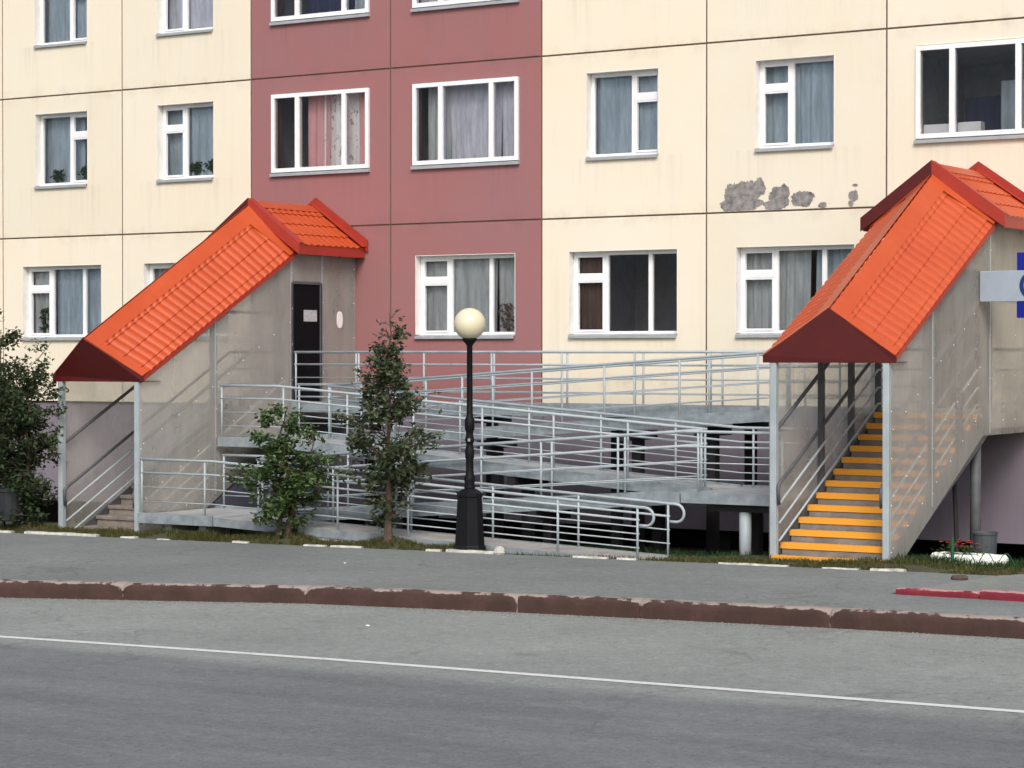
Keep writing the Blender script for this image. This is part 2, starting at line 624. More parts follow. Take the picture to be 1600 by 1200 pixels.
XS = [-400, -150, -60, -40, -25] + [-20 + i for i in range(0, 71)] + [60, 70, 90, 150, 400]
mb = MB()
for a, b in zip(XS, XS[1:]):
    mb.quad((a, -400, g(a) - 0.62), (b, -400, g(b) - 0.62), (b, 400, g(b) - 0.62), (a, 400, g(a) - 0.62))
struct('ground', mb, SOIL)
mb = MB()
for a, b in zip(XS, XS[1:]):
    mb.quad((a, -150, g(a) - 0.2), (b, -150, g(b) - 0.2), (b, kerb_y(b) + 0.1, g(b) - 0.2), (a, kerb_y(a) + 0.1, g(a) - 0.2))
struct('road', mb, ROADM)


def line_y(x):
    return -15.80 - 0.012 * max(0, 20.5 - x) ** 1.65


mb = MB()
for i in range(-20, 60):
    a, b = i, i + 1
    mb.quad((a, line_y(a) - 0.065, g(a) - 0.196), (b, line_y(b) - 0.065, g(b) - 0.196), (b, line_y(b) + 0.065, g(b) - 0.196), (a, line_y(a) + 0.065, g(a) - 0.196))
struct('road_edge_line', mb, MARK)

EDGE_Y = -6.5
mb = MB()
for i in range(-30, 60):
    a, b = i, i + 1
    mb.quad((a, kerb_y(a) + 0.16, g(a)), (b, kerb_y(b) + 0.16, g(b)), (b, EDGE_Y + 0.04, g(b)), (a, EDGE_Y + 0.04, g(a)))
SIDEWALK = struct('sidewalk', mb, WALKM)

# kerb stones
KERB = None
nodes = [-1.8, 0.6, 3.0, 5.4, 7.8, 10.15, 12.0, 14.21, 16.49, 19.29, 20.83, 23.1, 25.35, 27.7, 30.0, 32.4]
mb = MB()
for i in range(-30, 60):
    a, b = i, i + 1
    mb.hexa([(a, kerb_y(a) + 0.09, g(a) - 0.5), (b, kerb_y(b) + 0.09, g(b) - 0.5), (b, kerb_y(b) + 0.15, g(b) - 0.5), (a, kerb_y(a) + 0.15, g(a) - 0.5),
             (a, kerb_y(a) + 0.09, g(a) - 0.15), (b, kerb_y(b) + 0.09, g(b) - 0.15), (b, kerb_y(b) + 0.15, g(b) - 0.15), (a, kerb_y(a) + 0.15, g(a) - 0.15)])
KERB = struct('kerb', mb, CONC)


def kerb_stone(x0, x1, yf, z0f, z1f, depth, mat, parent, name='kerb_stone', chip=0.5):
    """a stone with a rounded arris, slightly uneven, chipped at its ends"""
    n = 22
    mbk = MB()
    wear = []
    prof = [(0.0, 0.0), (0.0, 0.55), (0.0, 0.82), (0.012, 0.93), (0.04, 1.0), (depth * 0.6, 1.0), (depth, 0.99)]
    gap = 0.006
    for k in range(n + 1):
        s = k / n
        # crowd samples to the ends
        s = 0.5 - 0.5 * math.cos(math.pi * s)
        x = lerp(x0 + gap, x1 - gap, s)
        yb = yf(x)
        zb, zt = z0f(x), z1f(x)
        e = min(s, 1 - s) * (x1 - x0)
        for (dy, h) in prof:
            nz = mnoise.noise((x * 3.1, dy * 9, h * 3)) * 0.012
            ch = 0.045 * max(0, 1 - e / 0.10) * h * h * chip
            dy2 = dy + ch + nz * 0.5 * h
            z = lerp(zb, zt, h) - (ch * 0.6 if dy < 0.05 else 0) + (nz if h > 0.9 else 0)
            mbk.v.append((x, yb + dy2, z))
            wv = 0.0
            if h > 0.9:
                wv = 0.70 if dy < 0.06 else 0.8
            elif h > 0.8:
                wv = 0.22
            wv += chip * 0.9 * max(0, 1 - e / (0.02 + 0.13 * h))
            wear.append(wv)
    m = len(prof)
    for k in range(n):
        for j in range(m - 1):
            mbk.f.append((k * m + j, (k + 1) * m + j, (k + 1) * m + j + 1, k * m + j + 1))
    mbk.f.append(tuple(range(m)))
    mbk.f.append(tuple(n * m + m - 1 - j for j in range(m)))
    return part(name, mbk, mat, parent, True, wear)


for a, b in zip(nodes, nodes[1:]):
    kerb_stone(a, b, lambda x: kerb_y(x) - 0.01, lambda x: g(x) - 0.22, lambda x: g(x) + 0.012, 0.17, KERBM, KERB, chip=0.65 if abs(a - 19.29) > 1 else 0.3)

# whitewashed edging stones along the back of the sidewalk
for (a, b, h, tilt) in ((6.9, 8.45, 0.055, 0), (8.95, 9.25, 0.03, 0), (9.7, 9.95, 0.02, .02), (11.2, 11.5, 0.035, 0), (12.55, 12.95, 0.03, 0), (13.05, 13.6, 0.035, 0), (14.75, 15.0, 0.04, 0), (15.1, 15.95, 0.055, 0),
                        (17.2, 17.75, 0.03, 0), (17.9, 18.2, 0.03, 0), (19.45, 20.45, 0.03, 0), (20.95, 21.45, 0.025, 0), (21.62, 22.08, 0.04, 0), (5.2, 6.6, 0.05, 0), (3.2, 4.9, 0.05, 0)):
    m_ = MB()
    n = 8
    prof = [(-0.05, 0.0), (-0.05, 0.7), (-0.035, 1.0), (0.035, 1.0), (0.05, 0.7), (0.05, 0.0)]
    for k in range(n + 1):
        x = lerp(a, b, k / n)
        for dy, hh in prof:
            nz = mnoise.noise((x * 4, dy * 20, 3.3)) * 0.012
            m_.v.append((x, EDGE_Y + dy + nz, g(x) - 0.05 + (h * 0.7 + 0.05) * hh + nz * hh))
    L = len(prof)
    for k in range(n):
        for j in range(L - 1):
            m_.f.append((k * L + j, (k + 1) * L + j, (k + 1) * L + j + 1, k * L + j + 1))
    m_.f.append(tuple(range(L)))
    m_.f.append(tuple(n * L + L - 1 - j for j in range(L)))
    part('edging_stone', m_, WHITEKERB, SIDEWALK)
m_ = MB().lathe(16.0, EDGE_Y - 0.03, [(0.06, 0.0), (0.085, 0.05), (0.07, 0.11), (0.03, 0.14)], 9)
part('edging_stone', m_, WHITEKERB, SIDEWALK)


# verge: planting strip that falls away under the ramps and the house
MOUNDS = [(17.5, -5.75, -0.13, 1.5), (16.0, -5.75, -0.06, 1.3), (11.9, -6.2, 0.14, 0.55), (13.9, -6.25, 0.10, 0.5), (15.3, -6.25, 0.05, 0.5), (6.7, -6.2, 0.06, 0.8), (9.7, -6.2, 0.06, 0.6), (21.8, -5.9, 0.05, 0.8)]


def verge(x, y):
    z = g(x) + 0.012
    if y > -5.2:
        s = min(1, (y + 5.2) / 2.6)
        z -= 0.45 * s * s * (3 - 2 * s)
    q = max(0, min(1, (y - EDGE_Y) / 0.22))
    for mx, my, h, r in MOUNDS:
        d2 = ((x - mx) ** 2 + ((y - my) * 1.6) ** 2) / (r * r)
        z += h * math.exp(-d2) * q
    z -= 0.02 * (1 - q)
    z += 0.025 * mnoise.noise((x * 1.7, y * 1.7, 0.3)) * (1 if y > EDGE_Y + 0.1 else 0)
    return z


mb = MB()
nx, ny = 150, 26
for j in range(ny + 1):
    y = lerp(EDGE_Y + 0.02, 0.6, j / ny)
    for i in range(nx + 1):
        x = lerp(-8, 32, i / nx)
        mb.v.append((x, y, verge(x, y)))
for j in range(ny):
    for i in range(nx):
        k = j * (nx + 1) + i
        mb.f.append((k, k + 1, k + nx + 2, k + nx + 1))
struct('grass_verge', mb, SOIL, True)

# ------------------------------------------------------------------ the apartment block
W = 3.178
ZS = [1.90, 5.163, 7.963, 10.763, 13.563]
J = 0.014
BLD = thing('apartment_building', 'cream and rose panel apartment block with white framed windows filling the background', 'building', (9.5, 0.2, -0.6))


def wall_panel(x0, x1, z0, z1, hole, mat):
    m = MB()
    x0 += J; x1 -= J; z0 += J; z1 -= J
    yo, yi, c = 0.0, 0.30, 0.006
    def ring(a0, a1, b0, b1, y):
        return [(a0, y, b0), (a1, y, b0), (a1, y, b1), (a0, y, b1)]
    fr = ring(x0 + c, x1 - c, z0 + c, z1 - c, yo)
    fe = ring(x0, x1, z0, z1, yo + c)
    bk = ring(x0, x1, z0, z1, yi)
    for k in range(4):
        j = (k + 1) % 4
        m.quad(fe[k], fe[j], fr[j], fr[k])
        m.quad(bk[k], bk[j], fe[j], fe[k])
    if hole:
        h = ring(*hole, yo)
        hb = ring(*hole, yi)
        for k in range(4):
            j = (k + 1) % 4
            m.quad(fr[k], fr[j], h[j], h[k])
            m.quad(h[k], h[j], hb[j], hb[k])
            m.quad(hb[k], hb[j], bk[j], bk[k])
    else:
        m.quad(*fr)
        m.quad(*reversed(bk))
    return part('wall_panel', m, mat, BLD)


def frame_boxes(m, xs, z0, z1, y0, y1, fw):
    """uprights full height, rails butted between them; xs = upright centre list (ends are edges)"""
    n = len(xs)
    edges = []
    for k, x in enumerate(xs):
        if k == 0:
            a, b = x, x + fw
        elif k == n - 1:
            a, b = x - fw, x
        else:
            a, b = x - fw * 0.62, x + fw * 0.62
        m.box(a, b, y0, y1, z0, z1)
        edges.append((a, b))
    lights = []
    for (a, b), (c, d) in zip(edges, edges[1:]):
        m.box(b, c, y0, y1, z0, z0 + fw)
        m.box(b, c, y0, y1, z1 - fw, z1)
        lights.append((b, c, z0 + fw, z1 - fw))
    return lights


def curtain(x0, x1, z0, z1, y, mat, win, folds=9, amp=0.03, name='curtain'):
    m = MB()
    n = max(8, int((x1 - x0) * 40))
    ph = random.random() * 6
    nz = 5
    for j in range(nz + 1):
        z = lerp(z0, z1, j / nz)
        for i in range(n + 1):
            s = i / n
            sway = 0.015 * math.sin(3 * s + ph + j * 0.4)
            m.v.append((lerp(x0, x1, s) + sway, y + amp * math.sin(s * folds * 2 * math.pi * (x1 - x0) + ph + 0.5 * math.sin(5 * s)) + 0.3 * amp * math.sin(23 * s), z))
    for j in range(nz):
        for i in range(n):
            k = j * (n + 1) + i
            m.f.append((k, k + 1, k + n + 2, k + n + 1))
    return part(name, m, mat, win, True)


def window(x0, x1, z0, z1, kind, curtains=(), flush=False, vent=None, ajar=None):
    """kind: list of upright fractions; vent: index of the light that has a small top sash"""
    m = MB()
    fw = 0.062
    if flush:
        ya, yb = -0.035, 0.07
    else:
        ya, yb = 0.155, 0.225
    ff = 0.05 if flush else 0.0
    xa, xb, za, zb = x0 + 0.012, x1 - 0.012, z0 + 0.012, z1 - 0.012
    xs = [lerp(xa, xb, f) for f in kind]
    lights = frame_boxes(m, xs, za, zb, ya, yb, fw + (0.012 if flush else 0))
    win = part('window', m, WHITE, BLD)
    if not flush:   # white reveals
        r = MB()
        r.box(x0 + 0.001, x0 + 0.010, -0.004, 0.153, z0 + 0.03, z1 - 0.012)
        r.box(x1 - 0.010, x1 - 0.001, -0.004, 0.153, z0 + 0.03, z1 - 0.012)
        r.box(x0 + 0.001, x1 - 0.001, -0.004, 0.153, z1 - 0.010, z1 - 0.001)
        part('reveal', r, TRIM, win)
    for k, (a, b, c, d) in enumerate(lights):
        subs = [(a, b, c, d)]
        if vent == k:
            zt = lerp(c, d, 0.70)
            tb = MB()
            tb.box(a - 0.012, b + 0.012, ya - 0.022, yb - 0.01, zt - 0.045, zt + 0.055)
            part('transom', tb, WHITE, win)
            subs = [(a, b, c, zt - 0.045), (a, b, zt + 0.055, d)]
            # sash frame, proud of the main frame
            sb = MB()
            for (p, q, r0, r1) in subs:
                s = 0.03
                sb.box(p - 0.004, p + s, ya - 0.016, yb - 0.02, r0 - 0.004, r1 + 0.004)
                sb.box(q - s, q + 0.004, ya - 0.016, yb - 0.02, r0 - 0.004, r1 + 0.004)
                sb.box(p + s, q - s, ya - 0.016, yb - 0.02, r0 - 0.004, r0 + s)
                sb.box(p + s, q - s, ya - 0.016, yb - 0.02, r1 - s, r1 + 0.004)
            part('sash', sb, WHITE, win)
        for (p, q, r0, r1) in subs:
            gb = MB().quad((p - 0.01, ya + 0.04, r0 - 0.01), (q + 0.01, ya + 0.04, r0 - 0.01), (q + 0.01, ya + 0.04, r1 + 0.01), (p - 0.01, ya + 0.04, r1 + 0.01))
            part('pane', gb, GLASS, win)
    sl = MB()
    if flush:
        sl.prism([(x0 - 0.01, 0.02, z0 + 0.008), (x0 - 0.01, -0.06, z0 - 0.012), (x0 - 0.01, -0.06, z0 - 0.062), (x0 - 0.01, -0.002, z0 - 0.062)], (x1 - x0 + 0.02, 0, 0))
    else:
        sl.prism([(x0 + 0.011, 0.152, z0 + 0.03), (x0 + 0.011, -0.05, z0 + 0.002), (x0 + 0.011, -0.05, z0 - 0.045), (x0 + 0.011, -0.038, z0 - 0.045), (x0 + 0.011, -0.038, z0 - 0.008), (x0 + 0.011, 0.152, z0 + 0.015)], (x1 - x0 - 0.022, 0, 0))
    part('sill', sl, SILL, win)
    for cu in curtains:
        f0, f1, mat = cu[0], cu[1], cu[2]
        curtain(lerp(x0, x1, f0) - (0.12 if f0 == 0 else 0.02), lerp(x0, x1, f1) + 0.02, z0 - 0.05, z1 + 0.05, 0.29 + (cu[3] if len(cu) > 3 else 0), mat, win, folds=cu[4] if len(cu) > 4 else 7, amp=0.03)
    return win


def sill_plant(win, cx, z0, h, seed, mat, petals=False):
    rr = random.Random(seed)
    part('flower_pot', MB().lathe(cx, 0.252, [(0.02, z0), (0.028, z0 + 0.005), (0.034, z0 + 0.07), (0.028, z0 + 0.07)], 10), BARK, win)
    m = MB()
    for k in range(90):
        c = Vector((cx + rr.gauss(0, 0.08), 0.252 + rr.uniform(-0.03, 0.03), z0 + 0.07 + h * rr.random()))
        a = rr.random() * 6.28
        d = Vector((math.cos(a) * 0.05, math.sin(a) * 0.015, rr.uniform(-0.02, 0.05)))
        e = Vector((-d.z, 0, d.x)) * 0.4
        m.quad(c - d, c - e, c + d, c + e)
    part('sill_plant', m, mat, win)


NL = [0, 0.42, 1]      # narrow light left
NR = [0, 0.60, 1]      # narrow light right
T3 = [0, 0.31, 0.72, 1]
K3 = [0, 0.27, 0.75, 1]
for i in range(-2, 9):
    xo = i * W
    red = i in (2, 3)
    mat = ROSE if red else CREAM
    for s in range(4):
        z0, z1 = ZS[s], ZS[s + 1]
        wide_flush = s >= 1 and i in (2, 3, 6)
        if s == 0:
            hole = (xo + 0.545, xo + 2.645, 3.16, 4.60)
            if i in (2, 6):
                hole = (xo + 0.75, xo + 1.75, 2.0, 4.15)
        elif wide_flush:
            hole = (xo + 0.49, xo + 2.73, z0 + 1.03, z0 + 2.50)
        else:
            hole = (xo + 0.89, xo + 2.29, z0 + 1.01, z0 + 2.46)
        wall_panel(xo, xo + W, z0, z1, hole, mat)
        x0, x1, a, b = hole
        if s == 0 and i in (2, 6):
            d = MB().box(x0 + 0.02, x1 - 0.02, 0.12, 0.18, a + 0.01, b - 0.02)
            dd = part('entrance_door', d, DOORBLK, BLD)
            part('door_handle', MB().box(x1 - 0.16, x1 - 0.12, 0.06, 0.119, 3.0, 3.2), SILL, dd)
            continue
        if s == 0:
            cur = {0: ((0.0, .28, CUR_GREY), (.30, 1, CUR_BLUE, 0.02, 3)), 1: ((0, 1, CUR_GREY),), 3: ((0.0, .72, CUR_GREY, 0, 3), (.74, 1, CUR_GREY, 0.05)), 4: ((0.05, .27, CUR_BROWN),), 5: ((0, .55, CUR_GREY, .05), (.62, 1, CUR_BLUE, .1))}.get(i, ((0, 1, CUR_GREY),))
            w = window(x0, x1, a, b, T3, cur, False, 0)
            if i == 3:
                sill_plant(w, x0 + 1.80, a + 0.08, 0.40, 3, CUR_BROWN)
            if i == 0:
                sill_plant(w, x0 + 0.35, a + 0.08, 0.45, 4, LEAF_DARK)
        elif wide_flush:
            if s == 1 and i == 2:
                cur = ((.30, .50, CUR_PINK, .0, 5), (.46, .74, CUR_PRINT, .03, 4), (.70, .84, CUR_PRINT, 0.06), (.82, 1.0, CUR_PINK))
            elif s == 1 and i == 3:
                cur = ((0.08, .26, CUR_GREY, 0, 6), (.28, .74, CUR_LILAC, 0.03, 9), (.76, 1, CUR_LILAC, 0, 8))
            elif i == 6:
                cur = ()
            elif s == 2 and i == 2:
                cur = ((.28, .74, CUR_NAVY), (.76, 1, CUR_BLUE))
            else:
                cur = ((0, .3, CUR_LILAC), (.3, 1, CUR_WHITE, .04))
            w = window(x0, x1, a, b, K3, cur, True)
            if s == 1 and i == 6:
                part('windowsill_box', MB().cbox(x0 + 0.08, x0 + 0.58, 0.11, 0.30, a + 0.07, a + 0.24, 0.01), PLAQUE, w)
                part('windowsill_box', MB().cbox(x0 + 0.64, x0 + 1.02, 0.12, 0.30, a + 0.08, a + 0.25, 0.01), PLAQUE, w)
                part('cupboard', MB().cbox(x0 + 0.35, x0 + 0.95, 1.2, 1.6, a - 0.8, a + 0.75, 0.02), CUR_NAVY, w)
                part('cupboard', MB().cbox(x0 + 1.05, x0 + 1.75, 0.9, 1.4, a - 0.8, a + 0.95, 0.02), CUR_BLUE, w)
        else:
            if i in (0, 4):
                k_, ve = NR, 1
            else:
                k_, ve = NL, 0
            cols = {0: CUR_BLUE, 1: CUR_BLUE, 4: CUR_BLUE, 5: CUR_BLUE}
            cm = CUR_LILAC if (i, s) == (1, 2) else cols.get(i, CUR_GREY)
            if (i, s) == (4, 1):
                cur = ((0, 1, cm, 0, 3),)
            elif (i, s) == (0, 1):
                cur = ((0, .72, cm, 0.05, 3), (.60, 1, CUR_BLUE, .12))
            elif (i, s) == (1, 1):
                cur = ((0, .45, cm, .06, 3), (.40, 1, cm, 0, 5))
            else:
                cur = ((0, .5, cm, .08, 5), (.40, 1, cm, 0, 6))
            w = window(x0, x1, a, b, k_, cur, False, ve)
            if s == 1 and i in (0, 1):
                sill_plant(w, x1 - (0.25 if i == 0 else 0.2), a + 0.08, 0.22, 7 + i, LEAF_DARK)
                sill_plant(w, x0 + (0.35 if i == 0 else 0.75), a + 0.08, 0.18, 17 + i, LEAF_DARK)

# sealant behind the joints (vertical strips full height, horizontal ones between)
m = MB()
for i in range(-2, 10):
    m.box(i * W - 0.028, i * W + 0.028, 0.016, 0.05, ZS[0] + 0.02, ZS[-1])
for z in ZS[1:-1]:
    for i in range(-2, 9):
        m.box(i * W + 0.0285, (i + 1) * W - 0.0285, 0.017, 0.05, z - 0.028, z + 0.028)
part('joint_sealant', m, SEAL, BLD)
# rooms, roof, ends and the raised underfloor
XA, XB = -2 * W, 9 * W
m = MB()
m.quad((XA, 3.2, 1.5), (XB, 3.2, 1.5), (XB, 3.2, 13.5), (XA, 3.2, 13.5))
for z in (1.94, 4.95, 7.75, 10.55):
    m.box(XA + 0.05, XB - 0.05, 0.302, 3.19, z - 0.05, z + 0.16)
for i in range(-2, 10):
    for k in range(4):
        z = (1.94, 4.95, 7.75, 10.55, 13.3)[k] + 0.161
        m.box(i * W - 0.06, i * W + 0.06, 0.302, 3.19, z, (1.94, 4.95, 7.75, 10.55, 13.35)[k + 1] - 0.051)
part('room_walls', m, DARKROOM, BLD)
m = MB()
m.box(XA - 0.3, XB + 0.3, -0.15, 12.0, 13.58, 13.9)
part('flat_roof', m, SILL, BLD)
m = MB()
m.box(XA - 0.3, XA - 0.02, 0.0, 12, 1.9, 13.57)
m.box(XB + 0.02, XB + 0.3, 0.0, 12, 1.9, 13.57)
m.box(XA - 0.02, XB + 0.02, 11.7, 12, 1.9, 13.57)
part('end_wall', m, CREAM, BLD)
m = MB()
for i in range(-2, 9):
    m.box(i * W + 0.004, (i + 1) * W - 0.004, 0.06, 0.24, -0.06, 1.885)
part('plinth', m, LILAC, BLD)
m = MB()
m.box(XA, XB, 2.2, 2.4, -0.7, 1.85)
part('underfloor_wall', m, SHADE_DARKSTEEL, BLD)
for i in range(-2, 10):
    part('foundation_pile', MB().box(i * W - 0.2, i * W + 0.2, 0.5, 0.9, -0.8, 1.8), SHADE_DARKSTEEL, BLD)


# patches of fallen paint under the joint (thin skim of bare cement)
def blob(cx, cz, rx, rz, seed, flat_bottom=None):
    pts = []
    n = 90
    for k in range(n):
        a = 2 * math.pi * k / n
        q = 1 + 0.17 * mnoise.noise((math.cos(a) * 9 + seed, math.sin(a) * 13, 2.0)) + 0.28 * mnoise.noise((math.cos(a) * 1.4 + seed, math.sin(a) * 1.4, seed * 3.1)) + 0.12 * mnoise.noise((math.cos(a) * 5 + seed, math.sin(a) * 5, 1.0))
        z = cz + math.sin(a) * rz * q
        if flat_bottom is not None:
            z = max(z, flat_bottom + 0.012 * mnoise.noise((a * 3, seed, 0)))
        pts.append((cx + math.cos(a) * rx * q, 0, z))
    return pts


yy = -0.0024
for (cx, cz, rx, rz, sd_) in ((16.40, 5.42, 0.19, 0.24, 1.3), (16.66, 5.50, 0.24, 0.20, 2.1), (16.30, 5.28, 0.16, 0.12, 7.7), (16.62, 5.30, 0.30, 0.13, 3.7), (16.86, 5.55, 0.12, 0.16, 9.3),
                             (17.22, 5.36, 0.20, 0.20, 4.2), (17.30, 5.46, 0.11, 0.15, 6.4), (17.62, 5.34, 0.22, 0.14, 5.5), (17.06, 5.26, 0.14, 0.08, 8.1), (17.98, 5.23, 0.08, 0.05, 1.9), (18.52, 5.36, 0.085, 0.10, 2.9), (18.47, 5.24, 0.05, 0.05, 3.3), (18.55, 5.53, 0.05, 0.02, 4.4)):
    yy -= 0.0006
    pts = [(p[0], yy, p[2]) for p in blob(cx, cz, rx * 0.9, rz * 0.9, sd_, 5.186)]
    part('bare_patch', MB().prism(pts, (0, 0.004, 0)), PATCH, BLD)


# ------------------------------------------------------------------ covered staircases
def tile_sheet(a, b, drop, n_out, drop2=None, pitch=0.178, stepl=0.34, amp=0.025, steph=0.018, n_per=8):
    """metal tile: ridge line a->b, falling by vector drop; waves run down the slope, steps across"""
    a, b, drop, n_out = Vector(a), Vector(b), Vector(drop), Vector(n_out).normalized()
    drop2 = Vector(drop2) if drop2 is not None else drop
    L = (b - a).length
    D = drop.length
    nu = int(L / pitch * n_per)
    m = MB()

    def row(v_, h):
        i0 = len(m.v)
        for i in range(nu + 1):
            u = i / nu
            w = u * L / pitch
            wave = (0.5 + 0.5 * math.cos(w * 2 * math.pi)) ** 0.65
            m.v.append(tuple(a + (b - a) * u + drop.lerp(drop2, u) * (v_ / D) + n_out * (amp * wave + steph * h)))
        return i0

    def span(r0, r1):
        for i in range(nu):
            m.f.append((r0 + i, r0 + i + 1, r1 + i + 1, r1 + i))

    k = 0
    while k * stepl < D - 1e-6:
        e = min((k + 1) * stepl, D)
        hh = (e - k * stepl) / stepl
        r0, r1, r2 = row(k * stepl, 0.0), row((k * stepl + e) / 2, 0.5 * hh), row(e, hh)
        span(r0, r1)
        span(r1, r2)
        span(row(e, hh), row(min(e + 0.001, D + 0.001), 0.0 if e < D else -1.5))
        k += 1
    return m


def slab_quad(p, n_out, th):
    """thin plate from 4 corner points"""
    n_out = Vector(n_out).normalized() * th
    return MB().prism([Vector(q) for q in p], n_out)


def staircase(label, xl, xr, steps_y0, steps_z0, nst, tread, rise, land_z, land_y,
              ef, eb, rf, rb, land_eave, land_ridge, nosing, front_z, seams, left_seams, posts, door=None):
    """ef/eb: (y,z) of the eave at the foot / at the landing; rf/rb the same for the ridge"""
    xc = (xl + xr) / 2
    base = (xc, -3.0, front_z)
    T = thing('covered_staircase', label, 'staircase', base)
    # steps
    for k in range(nst):
        y = steps_y0 + tread * k
        z = steps_z0 + rise * k
        zb = max(z - rise - 0.12, front_z - 0.15)
        yb = y + tread + 0.02 if k < nst - 1 else land_y + 0.05
        m = MB()
        jit = random.uniform(-0.004, 0.004)
        m.cbox(xl + 0.09, xr - 0.09, y + jit + (0.006 if nosing else 0.025), yb + 0.0, zb, z - 0.055 if not nosing else z - 0.04, 0.004)
        st = part('step', m, STEP, T)
        m = MB().cbox(xl + 0.075, xr - 0.075, y + jit, yb - 0.004, z - 0.0545 if not nosing else z - 0.0395, z, 0.012)
        tr_ = part('tread', m, STEP, st)
        if nosing:
            m = MB()
            m.box(xl + 0.073, xr - 0.073, y + jit - 0.006, y + jit + 0.10, z + 0.001, z + 0.006)
            m.box(xl + 0.073, xr - 0.073, y + jit - 0.008, y + jit - 0.0015, z - 0.075, z + 0.0005)
            part('nosing', m, NOSING, st)
    # landing and stringers
    part('landing_slab', MB().cbox(xl + 0.05, xr - 0.05, land_y + 0.06, -0.012, land_z - 0.22, land_z - 0.001, 0.01), CONC, T)
    sl = rise / tread
    for xx in (xl + 0.03, xr - 0.07):
        pts = [(xx, steps_y0 + 0.02, front_z - 0.1), (xx, steps_y0 + 0.35, front_z - 0.1), (xx, land_y + 0.25, land_z - 0.32), (xx, land_y + 0.25, land_z - 0.02), (xx, land_y, land_z - 0.06), (xx, steps_y0 + 0.02, steps_z0 - 0.02)]
        part('stringer', MB().prism(pts, (0.04, 0, 0)), POSTDARK, T)
    # posts
    eave = lambda y: ef[1] + (eb[1] - ef[1]) * (y - ef[0]) / (eb[0] - ef[0]) if y < eb[0] else eb[1]
    foot = lambda y: front_z - 0.06 if y < steps_y0 + 0.35 else min(land_z - 0.3, front_z + sl * (y - steps_y0 - 0.35))
    for sx in (xl, xr):
        for k, y in enumerate(posts):
            w2 = 0.04 if k else 0.045
            inx = 0.012 if sx == xl else -0.012 - 2 * w2
            m = MB().cbox(sx + inx, sx + inx + 2 * w2, y - w2, y + w2, foot(y), eave(y) - 0.04, 0.006)
            part('post', m, STEEL if k == 0 else POSTDARK, T)
    # inclined rails and handrails inside both walls
    for sx, s in ((xl, 1), (xr, -1)):
        for h, r, mt, off in ((1.62, 0.028, POSTDARK, 0.075), (0.90, 0.026, POSTDARK, 0.13), (0.60, 0.018, STEEL, 0.11), (0.34, 0.016, STEEL, 0.11), (0.10, 0.016, STEEL, 0.11)):
            y0 = posts[0] + 0.045
            z0 = steps_z0 + h + sl * (y0 - steps_y0)
            z1 = steps_z0 + h + sl * (land_y - steps_y0)
            pts = [(sx + s * off, y0, z0), (sx + s * off, land_y, z1), (sx + s * off, -0.05, z1)]
            if h == 0.90:
                pts = [(sx + s * off, y0 - 0.05, z0 - 0.30), (sx + s * off, y0 - 0.07, z0 - 0.06)] + pts
            part('handrail' if h == 0.90 else 'rail', MB().tube(pts, r, 8), mt, T, True)
        # top plate under the eaves
        m = MB().tube([(sx + s * 0.05, ef[0] + 0.02, eave(ef[0]) - 0.03), (sx + s * 0.05, eb[0], eave(eb[0]) - 0.03), (sx + s * 0.05, -0.02, eave(eb[0]) - 0.03)], 0.03, 6)
        part('top_plate', m, POSTDARK, T)
    # polycarbonate sheets
    def sheet(sx, ya, yb, cut=None):
        zt = lambda y: eave(y) - 0.005
        def zb(y):
            if y <= steps_y0 + 0.42:
                return front_z - 0.05
            return min(land_z - 0.31, front_z - 0.05 + (land_z - 0.31 - front_z + 0.05) * (y - steps_y0 - 0.42) / (land_y - steps_y0 - 0.42 - 0.05))
        ys = sorted({ya, yb, *[q for q in (steps_y0 + 0.42, land_y - 0.05, eb[0]) if ya < q < yb]})
        if cut:
            zc0, zc1 = cut
            poly = [(sx, ya, zc0), (sx, yb, zc0), (sx, yb, zc1), (sx, ya, zc1)]
        else:
            poly = [(sx, y, zb(y)) for y in ys] + [(sx, y, zt(y)) for y in reversed(ys)]
        part('clear_sheet', MB().prism(poly, (0.006 if sx == xr else -0.006, 0, 0)), SHEET, T)
    for a, b in zip(seams, seams[1:]):
        if door and abs(a - door[0]) < 0.05:
            sheet(xr, a + 0.004, b - 0.004, (door[3], eave(a) - 0.005))
            sheet(xr, a + 0.004, b - 0.004, (land_z - 0.31, door[2]))
        else:
            sheet(xr, a + 0.004, b - 0.004)
    for a, b in zip(left_seams, left_seams[1:]):
        sheet(xl, a + 0.004, b - 0.004)
    # cover strips on the seams and screw caps
    for y in seams[1:-1]:
        zt_, z_b = eave(y) - 0.03, foot(y) + 0.02
        part('cover_strip', MB().box(xr + 0.0065, xr + 0.012, y - 0.02, y + 0.02, z_b, zt_), SILL, T)
    m = MB()
    def cap(y, z):
        m.lathe(0, 0, [(0.010, 0), (0.009, 0.006), (0.004, 0.008)], 6)
        for q in range(18):
            x_, y_, z_ = m.v[-18 + q]
            m.v[-18 + q] = (xr + 0.0065 + z_, y + x_, z + y_)
    for h, st_ in ((1.62, 0.42), (0.74, 0.45), (0.05, 0.5)):
        y = seams[0] + 0.12
        while y < land_y - 0.05:
            z = steps_z0 + h + sl * (y - steps_y0)
            if z < eave(y) - 0.1:
                cap(y + random.uniform(-.03, .03), z)
            y += st_
    for y in seams:
        z = foot(y) + 0.2
        while z < eave(y) - 0.1:
            yc = min(max(y, seams[0] + 0.03), seams[-1] - 0.05)
            cap(yc + (0.027 if yc == y else 0), z)
            z += 0.62
    for z in (land_z - 0.1, land_z + 0.55, land_z + 1.15):
        for y in (-0.35, -0.85, -1.35):
            if not door:
                cap(y, z)
    sc = part('screw_caps', m, SCREW, T)
    sc['kind'] = 'stuff'
    # ---- roof
    ov = 0.07
    XL_, XR_ = xl - ov, xr + ov
